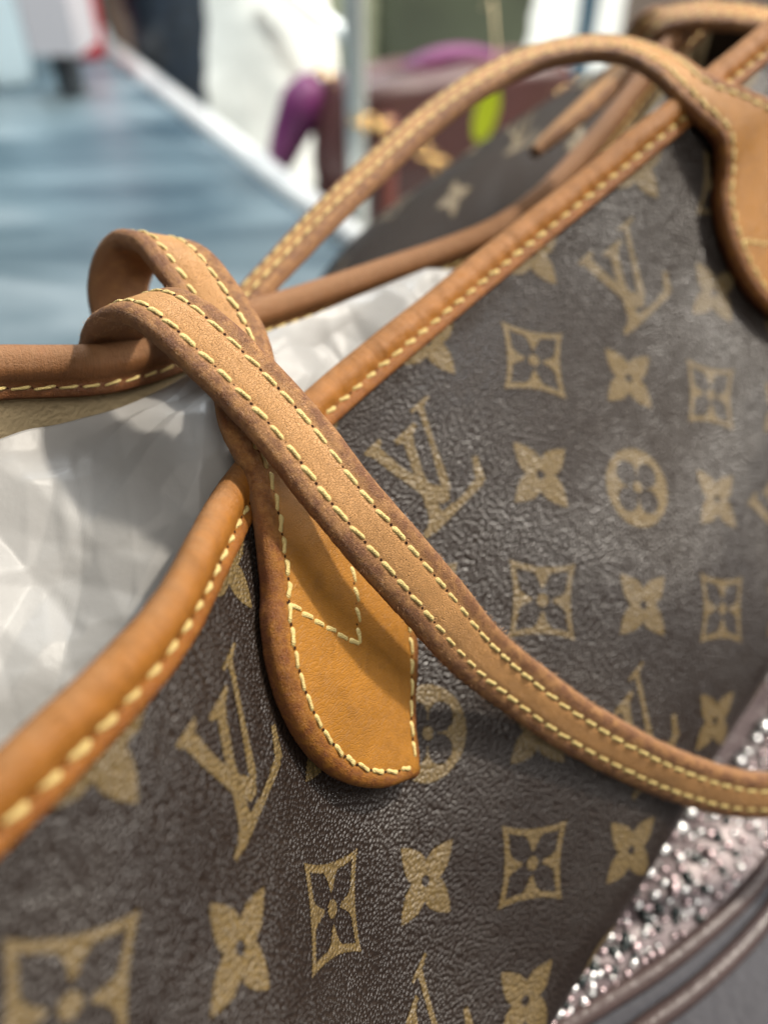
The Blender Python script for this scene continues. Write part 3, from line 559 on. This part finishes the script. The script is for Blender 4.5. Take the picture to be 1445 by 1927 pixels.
    # ends: gussets folded inwards between the panels
    for e, (fu, bi) in {'left': (UL, 0), 'right': (UR, -1)}.items():
        vv = np.linspace(RIM_V - 0.3, 8.6, 40); A = SURF(np.full(40, fu), vv); B = G[bi][:40]; H = np.linspace(0, 1, 16)
        gs = A[:, None, :] * (1 - H)[None, :, None] + B[:, None, :] * H[None, :, None]
        sgn = 1.0 if e == 'left' else -1.0
        gs[..., 0] += sgn * -0.015 * np.sin(math.pi * H)[None, :]
        mesh('gusset', gs.reshape(-1, 3), grid_faces(40, 16), M_CANVAS, bag, uv=np.c_[np.repeat(vv * ROW, 16), np.tile(H * 8, 40)])
    return q, nf, dn
BR, BR_NF, BR_DN = build_rims()

# ------------------------------------------------------------------ tissue paper stuffed inside
def build_tissue():
    m, nt, b = new_mat('white_tissue'); n = N(nt)
    tc = n('ShaderNodeTexCoord').outputs['Object']
    nz = n('ShaderNodeTexNoise', {'Vector': tc, 'Scale': 45.0, 'Detail': 5.0}).outputs['Fac']
    nt.links.new(n.ramp(nz, (0.3, (0.34, 0.335, 0.325)), (0.7, (0.44, 0.435, 0.42))), b.inputs['Base Color'])
    b.inputs['Roughness'].default_value = 0.42; b.inputs['Specular IOR Level'].default_value = 0.45
    fb = n('ShaderNodeTexNoise', {'Vector': tc, 'Scale': 300.0, 'Detail': 4.0}).outputs['Fac']
    nt.links.new(n('ShaderNodeBump', {'Height': fb, 'Strength': 0.25, 'Distance': 0.0006}).outputs[0], b.inputs['Normal'])
    tr = n('ShaderNodeBsdfTranslucent', {'Color': (0.75, 0.75, 0.74, 1)}); mx = n('ShaderNodeMixShader', {0: 0.3})
    nt.links.new(b.outputs[0], mx.inputs[1]); nt.links.new(tr.outputs[0], mx.inputs[2]); nt.links.new(mx.outputs[0], nt.nodes['Material Output'].inputs[0])
    ns, ntt = 420, 200
    uu = np.linspace(UL + 0.25, UR - 0.75, ns); f, tu, tv, nn = frame(uu, np.full(ns, RIM_V)); f = f - nn * 0.0085 + tv * 0.009
    k = np.linspace(2, len(BR) * 0.93, ns); bq = np.stack([np.interp(k, np.arange(len(BR)), BR[:, c] + BR_NF[:, c] * 0.006) for c in range(3)], 1)
    s = np.linspace(0, 1, ns)[:, None]; t = np.linspace(0, 1, ntt)[None, :]
    P = f[:, None, :] * (1 - t)[..., None] + bq[:, None, :] * t[..., None]
    drop = 0.001 + 0.009 * np.clip((s - 0.50) / 0.1, 0, 1) + 0.004 * np.clip((t - 0.35) / 0.65, 0, 1) * np.clip((0.62 - s) / 0.35, 0, 1) + 0.012 * np.clip((0.25 - s) / 0.25, 0, 1) + 0.020 * np.clip((0.42 - s) / 0.25, 0, 1) * np.clip(1 - t / 0.75, 0, 1) - 0.006 * np.exp(-((s - 0.48) / 0.07) ** 2) * np.sin(math.pi * t)
    x = P[..., 0] * 100; y = P[..., 1] * 100; rg = np.random.default_rng(11); h = np.zeros_like(x)
    tri = lambda z: np.abs((z % 2) - 1) - 0.5
    for i in range(9):
        a = rg.uniform(0, math.pi); fq = rg.uniform(0.16, 0.42) * (1 + 0.18 * i); ph = rg.uniform(0, 9)
        wx = x + 0.9 * np.sin(0.5 * y + ph); wy = y + 0.9 * np.sin(0.55 * x + ph * 2)
        h += tri(fq * (math.cos(a) * wx + math.sin(a) * wy) + ph) * 0.62 / (1 + 0.55 * i)
    # sharp facets: lower envelope of random planes
    env = np.full_like(x, 9.0)
    for i in range(90):
        cx, cy = rg.uniform(x.min(), x.max()), rg.uniform(y.min(), y.max())
        env = np.minimum(env, rg.uniform(0, .5) + 0.60 * np.abs(math.cos(i) * (x - cx) + math.sin(i) * (y - cy)) + 0.22 * np.hypot(x - cx, y - cy))
    h = h * 1.05 + env * 0.22
    edge = np.clip(np.minimum(t, 1 - t) / 0.10, 0, 1)
    P[..., 2] += -drop + (h * 0.0125 - 0.003) * edge
    o = mesh('tissue_paper', P.reshape(-1, 3), grid_faces(ns, ntt), m); so = o.modifiers.new('sheet', 'SOLIDIFY'); so.thickness = 0.0004
    tag(o, 'crumpled white tissue paper stuffed inside the open brown tote', 'tissue paper')
build_tissue()

# ------------------------------------------------------------------ other goods around the bag
def lower_shelf():
    wh = plain('white_shelf_board', (0.55, 0.57, 0.56), 0.4, 0, 0.5, 0.05, 20, 0.08, 4)
    a = EDGE_A + en * 0.05 - ed * 0.7; b = EDGE_B + en * 0.05 + ed * 0.25; c = b + en * 1.0; d = a + en * 1.0
    t = empty('lower_shelf', (*((a + b + c + d) / 4), 0.0)); tag(t, 'white low shelf board beyond the chrome table edge, carrying other bags', 'shelf')
    for nm, z0, z1, sh in (('shelf_board', 0.63, 0.66, 0.0), ('shelf_base', 0.0, 0.63, 0.04)):
        q = [a + (ed + en) * sh, b + (en - ed) * sh, c - (ed + en) * sh, d + (ed - en) * sh]
        V = [(p[0], p[1], z) for z in (z0, z1) for p in q]
        mesh(nm, V, [[3, 2, 1, 0], [4, 5, 6, 7]] + [[i, (i + 1) % 4, 4 + (i + 1) % 4, 4 + i] for i in range(4)], wh, t, False)
lower_shelf()
def sack_mesh(w, d, h, seed, slump=0.25, wr=0.06, pow_=3.0, taper=0.8, k=48, n=34):
    V = []
    for i in range(n + 1):
        t = i / n; z = h * t; s = (1 - (1 - taper) * t) * (1 + 0.10 * math.sin(math.pi * t))
        if t > 0.93: s *= max(0.05, 1 - ((t - 0.93) / 0.07) ** 2 * 0.5)
        if t < 0.06: s *= 0.88 + 0.12 * t / 0.06
        for q in range(k):
            a = 2 * math.pi * q / k; ca, sa = math.cos(a), math.sin(a)
            r = (abs(ca) ** pow_ + abs(sa) ** pow_) ** (-1 / pow_)
            p = Vector((ca * r * w / 2 * s, sa * r * d / 2 * s, z))
            f = 1 + wr * (mnoise.noise(p * (2.2 / h) + Vector((seed, 0, 0))) + 0.7 * abs(mnoise.noise(p * (6 / h) + Vector((0, seed, 0)))))
            V.append((p.x * f + slump * w * 0.2 * t * t, p.y * f, z * (1 - 0.10 * wr * 10 * abs(mnoise.noise(Vector((ca * 1.3, sa * 1.3, seed)))) * t)))
    F = grid_faces(n + 1, k, True); F.append(list(range(k))[::-1])
    c = len(V); V.append((slump * w * 0.2, 0, h * 0.9)); F += [[n * k + q, n * k + (q + 1) % k, c] for q in range(k)]
    return V, F
def place(name, V, F, mat, parent, loc, rz=0.0, rx=0.0, smooth=True):
    Mx = Matrix.Translation(loc) @ Matrix.Rotation(rz, 4, 'Z') @ Matrix.Rotation(rx, 4, 'X')
    return mesh(name, [tuple(Mx @ Vector(v)) for v in V], F, mat, parent, smooth)
def arch(loc, w, h, rz, n=24, lean=0.0):
    th = np.linspace(0, math.pi, n); x = -np.cos(th) * w / 2; z = np.sin(th) ** 0.8 * h
    return np.c_[loc[0] + x * math.cos(rz) - lean * z * math.sin(rz), loc[1] + x * math.sin(rz) + lean * z * math.cos(rz), loc[2] + z]
def goods():
    SZ = 0.66
    cream = plain('cream_cotton', (0.80, 0.80, 0.75), 0.8, 0, 0.2, 0.5, 60, 0.08, 10)
    t = empty('cream_tote', (-0.155, 1.03, SZ)); tag(t, 'slouching cream cotton tote bag on the shelf beside the chrome post', 'tote bag')
    place('bag_body', *sack_mesh(0.165, 0.10, 0.235, 3.3, 0.0, 0.14, 2.6, 0.72), cream, t, (-0.136, 1.03, SZ), R(-15))
    tube('bag_handle', arch((-0.136, 1.035, SZ + 0.19), 0.07, 0.12, R(-15)), 0.007, cream, t, 8)
    navy = plain('navy_sequin_cloth', (0.010, 0.017, 0.028), 0.28, 0.2, 0.7, 1.0, 160, 0.7, 90)
    t = empty('navy_bag', (-0.275, 1.27, SZ)); tag(t, 'dark navy glittering soft bag standing left of the cream tote', 'handbag')
    place('bag_body', *sack_mesh(0.165, 0.12, 0.33, 8.1, 0.0, 0.16, 2.4, 0.75), navy, t, (-0.275, 1.27, SZ), R(20))
    tube('bag_handle', arch((-0.275, 1.27, SZ + 0.30), 0.10, 0.12, R(20)), 0.008, navy, t, 8)
    sage = plain('sage_cloth', (0.17, 0.185, 0.125), 0.8, 0, 0.2, 0.4, 40, 0.15, 8)
    t = empty('sage_bag', (-0.11, 1.36, SZ)); tag(t, 'pale sage green cloth bag behind the cream tote', 'handbag')
    place('bag_body', *sack_mesh(0.20, 0.10, 0.30, 5.5, 0.1, 0.14, 2.8, 0.8), sage, t, (-0.11, 1.36, SZ), R(-10))
    tube('bag_handle', arch((-0.11, 1.36, SZ + 0.27), 0.10, 0.10, R(-10)), 0.007, sage, t, 8)
    olive = plain('olive_leather', (0.035, 0.042, 0.024), 0.5, 0, 0.4, 0.4, 60, 0.3, 8)
    t = empty('olive_bag', (0.10, 1.42, SZ)); tag(t, 'dark olive green bag behind the maroon chain bag', 'handbag')
    place('bag_body', *sack_mesh(0.26, 0.12, 0.28, 6.7, 0.0, 0.08, 3.5, 0.85), olive, t, (0.10, 1.42, SZ), R(8))
    tube('bag_handle', arch((0.10, 1.42, SZ + 0.25), 0.12, 0.11, R(8)), 0.008, olive, t, 8)
    # maroon bag with gold chain and purple trim
    mar = plain('maroon_leather', (0.070, 0.028, 0.026), 0.42, 0, 0.5, 0.35, 90, 0.3, 14)
    pur = plain('purple_leather', (0.115, 0.018, 0.085), 0.5, 0, 0.4, 0.2, 60, 0.2, 20)
    mag = plain('magenta_leather', (0.22, 0.03, 0.075), 0.5, 0, 0.4, 0.2, 60, 0.2, 20)
    gold = plain('gold_metal', (0.62, 0.42, 0.18), 0.25, 1.0)
    L0 = np.array((0.062, 0.80, SZ)); rz = R(24)
    t = empty('maroon_bag', L0); tag(t, 'maroon leather bag with purple handle and gold chain behind the tote', 'handbag')
    place('bag_body', *sack_mesh(0.255, 0.085, 0.18, 2.2, 0.0, 0.06, 4.5, 0.9), mar, t, L0, rz)
    tube('bag_handle', arch(L0 + (0.0, 0.0, 0.145), 0.12, 0.035, rz), 0.009, pur, t, 10)
    tube('top_piping', arch(L0 + (0.0, -0.01, 0.148), 0.12, 0.02, rz), 0.007, mag, t, 10)
    def local(x, y, z): return L0 + np.array((x * math.cos(rz) - y * math.sin(rz), x * math.sin(rz) + y * math.cos(rz), z))
    th = np.linspace(0, 2 * math.pi, 14, endpoint=False)
    link_m = None
    for k in range(26):
        q = k / 25; c = local(-0.115 + 0.225 * q, -0.052, 0.150 - 0.050 * math.sin(math.pi * q) + 0.012 * math.sin(9 * q))
        ax = np.array((math.cos(rz), math.sin(rz), 0)) ; up = np.array((0, 0, 1.0)) if k % 2 else np.array((-math.sin(rz), math.cos(rz), 0))
        ring = np.array([c + ax * 0.0075 * math.cos(a) + up * 0.0052 * math.sin(a) for a in np.r_[th, 0]])
        tube('chain_link', ring, 0.0016, gold, t, 6)
    tas = [np.array(q) for q in ((-0.063, 0.765, 0.830), (-0.073, 0.768, 0.808), (-0.090, 0.772, 0.777), (-0.101, 0.775, 0.752))]
    tube('tassel_cord', np.array([tas[0], (-0.055, 0.765, 0.838), (-0.045, 0.765, 0.825), (-0.035, 0.762, 0.80)]), 0.003, gold, t, 6)
    tube('purple_tassel', curve(np.array(tas), 0.006), np.array([0.010, 0.016, 0.020, 0.022, 0.023, 0.022, 0.021, 0.020, 0.019, 0.018, 0.017, 0.016, 0.014, 0.012])[np.linspace(0, 13, len(curve(np.array(tas), 0.006))).astype(int)], pur, t, 10, flat=0.9)
    tube('magenta_strap', np.array([local(0.055, -0.055, z) for z in np.linspace(0.11, 0.035, 10)]), 0.008, mag, t, 8, flat=0.4)
    tube('side_strap', np.array([local(-0.085, -0.05, z) for z in np.linspace(0.15, 0.02, 10)]), 0.006, plain('red_brown_leather', (0.20, 0.06, 0.045), 0.5), t, 8, flat=0.5)
    # neon yellow tag
    yel = plain('neon_yellow', (0.62, 0.72, 0.02), 0.5)
    t = empty('price_tag', (0.078, 0.674, 0.66)); tag(t, 'neon yellow oval hang tag dangling by the maroon bag', 'tag')
    c = np.array((0.082, 0.674, 0.824)); th = np.linspace(0, 2 * math.pi, 28, endpoint=False)
    V = [c + np.array((0.0095 * math.cos(a) + 0.004 * math.sin(a), dy, 0.021 * math.sin(a))) for dy in (-0.001, 0.001) for a in th]
    mesh('tag_card', V, [list(range(28)), list(range(28, 56))[::-1]] + [[i, 28 + i, 28 + (i + 1) % 28, (i + 1) % 28] for i in range(28)], yel, t, False)
    tube('tag_string', np.array([c + (0.004, 0.001, 0.019), c + (0.006, 0.02, 0.045), c + (0.004, 0.05, 0.07), c + (0.0, 0.08, 0.06)]), 0.0008, M_LINING, t, 5)
    # chrome clothes post with a white wire arm
    wh = plain('white_enamel', (0.72, 0.74, 0.72), 0.3)
    t = empty('rack_post', (-0.0236, 0.715, SZ)); tag(t, 'chrome rack post with slanting white wire arm between the bags', 'rack')
    tube('post', np.array([(-0.0236, 0.715, z) for z in np.linspace(SZ, 1.5, 12)]), 0.0092, plain('brushed_steel', (0.60, 0.64, 0.62), 0.35, 0.75), t, 12)
    tube('post_foot', np.array([(-0.0236, 0.715, SZ), (-0.0236, 0.715, SZ + 0.006)]), 0.028, M_CHROME, t, 16)
    tube('wire_arm', np.array([(-0.0236, 0.715, 0.866), (-0.049, 0.757, 0.8745), (-0.075, 0.80, 0.883), (-0.16, 0.94, 0.911)]), 0.0065, wh, t, 8)
    # tall white cabinet with a blue stripe
    t = empty('cabinet', (0.27, 1.42, 0)); tag(t, 'tall white cabinet with a dark blue stripe behind the handles', 'cabinet')
    bl = plain('dark_blue_edge', (0.020, 0.055, 0.085), 0.4); gg = plain('grey_green_panel', (0.24, 0.27, 0.24), 0.5)
    def box(nm, x0, x1, y0, y1, z0, z1, m, par):
        V = [(x, y, z) for z in (z0, z1) for (x, y) in ((x0, y0), (x1, y0), (x1, y1), (x0, y1))]
        return mesh(nm, V, [[3, 2, 1, 0], [4, 5, 6, 7]] + [[i, (i + 1) % 4, 4 + (i + 1) % 4, 4 + i] for i in range(4)], m, par, False)
    box('side_panel', 0.135, 0.222, 1.40, 1.75, 0, 1.9, gg, t); box('cabinet_door', 0.2225, 0.300, 1.395, 1.75, 0, 1.9, wh, t)
    box('blue_stripe', 0.3005, 0.328, 1.392, 1.75, 0, 1.9, bl, t); box('cabinet_door', 0.3285, 0.368, 1.395, 1.75, 0, 1.9, wh, t)
    box('side_panel', 0.3685, 0.70, 1.40, 1.75, 0, 1.9, plain('brown_board', (0.11, 0.085, 0.07), 0.5), t)
    # things at the far end of the table
    lil = plain('lilac_grey_card', (0.40, 0.39, 0.42), 0.6); icy = plain('pale_blue_acrylic', (0.70, 0.82, 0.86), 0.2)
    t = empty('display_stand', (-0.38, 1.04, TABLE_Z)); tag(t, 'pale grey display block on a dark foot at the table end', 'display stand')
    box('block', -0.402, -0.347, 1.0, 1.08, 0.80, 1.1, lil, t); box('stand_foot', -0.388, -0.370, 1.02, 1.06, TABLE_Z + 0.001, 0.80, plain('black_plastic', (0.02, 0.022, 0.025), 0.4), t)
    V, F = sack_mesh(0.05, 0.02, 0.30, 4.0, 0, 0.02, 6, 0.95)
    o = place('acrylic_slab', V, F, icy, None, (-0.465, 1.08, TABLE_Z), R(30)); tag(o, 'icy pale blue acrylic slab standing beside the grey display block', 'display slab')
    red = plain('red_cloth', (0.36, 0.03, 0.04), 0.8, 0, 0.2, 0.5, 40, 0.2, 10)
    V, F = sack_mesh(0.045, 0.04, 0.32, 9.0, 0.0, 0.2, 2.2, 0.9)
    o = place('folded_cloth', V, F, red, None, (-0.414, 1.235, TABLE_Z), R(10)); tag(o, 'red cloth bundle next to the grey display block', 'cloth')
    tan = plain('brown_cloth', (0.16, 0.11, 0.085), 0.8, 0, 0.2, 0.5, 40, 0.2, 10)
    V, F = sack_mesh(0.10, 0.06, 0.34, 12.0, 0.0, 0.2, 2.2, 0.9)
    o = place('folded_cloth', V, F, tan, None, (-0.43, 1.60, 0.66), R(10)); tag(o, 'dull brown cloth bundle between the red cloth and navy bag', 'cloth')
goods()

# second brown bag lying behind the tote
def lying_bag():
    A, B, C2, D2 = [np.array(q) for q in LYING]
    t = empty('monogram_bag', (0.05, 0.36, TABLE_Z)); tag(t, 'brown monogram bag lying flat on the table behind the tan handles', 'handbag')
    nx, ny = 60, 30; S_, T_ = np.meshgrid(np.linspace(0, 1, nx), np.linspace(0, 1, ny), indexing='ij')
    top = lambda s, q: (A * (1 - s)[:, None] + B * s[:, None]) * (1 - q)[:, None] + (D2 * (1 - s)[:, None] + C2 * s[:, None]) * q[:, None] + np.c_[np.zeros((len(s), 2)), 0.012 * np.sin(math.pi * np.clip(s, 0, 1)) * np.sin(math.pi * np.clip(q, 0, 1)) - 0.02 * (np.abs(2 * s - 1) ** 8 + np.abs(2 * q - 1) ** 8)]
    P = top(S_.ravel(), T_.ravel()); le = np.linalg.norm(B - A) * 100; he = np.linalg.norm(D2 - A) * 100
    uv = np.c_[S_.ravel() * le, T_.ravel() * he]
    body = mesh('bag_body', P, grid_faces(nx, ny), M_CANVAS_DULL, t, uv=uv)
    G = P.reshape(nx, ny, 3); ring = np.concatenate([G[:, 0], G[-1, 1:], G[-2::-1, -1], G[0, -2:0:-1]])
    low = ring.copy(); low[:, 2] = TABLE_Z + 0.002; m = len(ring)
    mesh('side_wall', np.r_[ring, low], [[i, (i + 1) % m, m + (i + 1) % m, m + i] for i in range(m)], M_CANVAS_DULL, t, uv=np.r_[np.c_[np.arange(m) * 0.3, np.zeros(m)], np.c_[np.arange(m) * 0.3, np.full(m, 8.0)]])
    for k, (s0, t0, kd) in enumerate([(0.22, 0.3, 'printed_diamond'), (0.36, 0.62, 'printed_flower'), (0.40, 0.2, 'printed_flower'), (0.52, 0.40, 'printed_letters'), (0.66, 0.66, 'printed_flower'), (0.70, 0.2, 'printed_flower'), (0.82, 0.42, 'printed_circle'), (0.10, 0.62, 'printed_letters')]):
        def surf(V, s0=s0, t0=t0):
            s = s0 + V[:, 0] / le; q = t0 - V[:, 1] / he; return top(s, q) + (0, 0, 0.0003), np.c_[s * le, q * he]
        Pm, F, UV = print_mesh(RUNS[kd], surf); mesh(kd, Pm, F, M_PRINT, body, uv=UV)
lying_bag()

# sequined bag under the corner of the tote
def sequined_bag():
    glit, nt, b = new_mat('mauve_glitter'); n = N(nt)
    tc = n('ShaderNodeTexCoord').outputs['Object']
    vo = n('ShaderNodeTexVoronoi', {'Vector': tc, 'Scale': 650.0}); wn = n('ShaderNodeTexWhiteNoise', {'Vector': vo.outputs['Position']}, noise_dimensions='3D').outputs['Value']
    nt.links.new(n.ramp(wn, (0.0, (0.10, 0.075, 0.08)), (0.6, (0.16, 0.125, 0.13)), (0.95, (0.20, 0.165, 0.165)), (1.0, (0.5, 0.5, 0.5))), b.inputs['Base Color'])
    b.inputs['Metallic'].default_value = 0.2; b.inputs['Roughness'].default_value = 0.42
    nt.links.new(n('ShaderNodeBump', {'Height': wn, 'Strength': 0.5, 'Distance': 0.0005}).outputs[0], b.inputs['Normal'])
    lil = plain('lilac_grey_leather', (0.050, 0.050, 0.060), 0.6, 0, 0.25, 0.2, 300, 0.08, 30); pip = plain('brown_piping', (0.075, 0.052, 0.05), 0.38, 0, 0.5, 0.2, 400, 0.15, 60)
    bead = {'pale': plain('pale_sequin', (0.62, 0.62, 0.62), 0.22, 0.8), 'dark': plain('black_sequin', (0.012, 0.020, 0.020), 0.25), 'mauve': plain('mauve_sequin', (0.40, 0.31, 0.32), 0.25, 0.8)}
    t = empty('sequined_bag', (0.10, 0.10, TABLE_Z)); tag(t, 'mauve and silver sequined bag with brown piping under the tote corner', 'handbag')
    cs = [curve(np.array(c), 0.002) for c in (SEQ_IN, SEQ_P1, SEQ_P2, SEQ_OUT)]
    nn = 110; cs = [np.stack([np.interp(np.linspace(0, 1, nn), np.linspace(0, 1, len(c)), c[:, k]) for k in range(3)], 1) for c in cs]
    def strip(nm, a, b_, m, mat, dome):
        H = np.linspace(0, 1, m); G = a[:, None, :] * (1 - H)[None, :, None] + b_[:, None, :] * H[None, :, None]; G[..., 2] += (dome * np.sin(math.pi * H))[None, :]
        return mesh(nm, G.reshape(-1, 3), grid_faces(nn, m), mat, t), G
    _, G = strip('sequined_panel', cs[0], cs[1], 40, glit, 0.004)
    strip('piping_band', cs[1] - (0, 0, 0.0015), cs[2] - (0, 0, 0.0015), 8, lil, 0.001)
    strip('side_panel', cs[2] - (0, 0, 0.001), cs[3], 20, lil, 0.003)  # extended out of view, added to cut the table's reflection in the canvas
    for c in (cs[1], cs[2]): tube('piping', c, 0.0026, pip, t, 10)
    lowr = cs[3].copy(); lowr[:, 2] = TABLE_Z + 0.001; strip('side_wall', cs[3], lowr, 3, lil, 0)
    lowi = cs[0].copy(); lowi[:, 2] = TABLE_Z + 0.001; strip('side_wall', cs[0], lowi, 3, pip, 0)
    rg = random.Random(4); meshes = {}
    for kd, mt in bead.items():
        V, F = [], []; k = 9
        for i in range(5):
            a = math.pi * (i + 0.3) / 4.6
            for q in range(k):
                th = 2 * math.pi * q / k; rr = math.sin(a) * (1 + 0.12 * math.sin(3 * th + i)); V.append((rr * math.cos(th), rr * math.sin(th), math.cos(a) * 0.6))
        F = grid_faces(5, k, True); F.append(list(range(k))[::-1]); F.append(list(range(4 * k, 5 * k)))
        me = bpy.data.meshes.new('sequin'); me.from_pydata(V, [], [f[::-1] for f in F]); me.polygons.foreach_set('use_smooth', [True] * len(me.polygons)); me.materials.append(mt); meshes[kd] = me
    for row, (h0, kd, size, gap) in enumerate([(0.34, 'pale', 0.0022, 4), (0.43, 'mauve', 0.0013, 3), (0.49, 'pale', 0.0012, 4), (0.55, 'mauve', 0.0013, 3), (0.61, 'dark', 0.0017, 4), (0.67, 'pale', 0.0013, 3), (0.73, 'mauve', 0.0013, 3), (0.78, 'dark', 0.0012, 6), (0.83, 'pale', 0.0011, 4), (0.89, 'mauve', 0.0012, 3)]):
        for i in range(8 + row % 3, nn - 6, gap):
            h = h0 + rg.uniform(-0.025, 0.025); p = G[min(nn - 1, i + rg.randint(-1, 1)), min(39, int(h * 39))]; s = size * rg.uniform(0.7, 1.25)
            kk = kd if rg.random() < 0.85 else rg.choice(['pale', 'mauve', 'dark'])
            o = bpy.data.objects.new('sequin', meshes[kk])
            o.matrix_world = Matrix.Translation((p[0], p[1], p[2] + s * 0.3)) @ Matrix.Rotation(rg.uniform(0, 6), 4, 'Z') @ Matrix.Rotation(rg.uniform(-.5, .5), 4, 'X') @ Matrix.Diagonal((s * rg.uniform(.8, 1.4), s, s, 1)); link(o, t)
sequined_bag()
# leather lacing strap at the far end of the tote
def side_lace():
    q = curve(np.array(LACE), 0.002); w = unit(q[:, 3:6])
    sweep('side_lace', q[:, :3] - w * 0.005, q[:, :3] + w * 0.005, 0.003, plain('dark_red_leather', (0.11, 0.035, 0.02), 0.4, 0, 0.5, 0.3, 300, 0.2, 60), bag, seed=8.0)
side_lace()
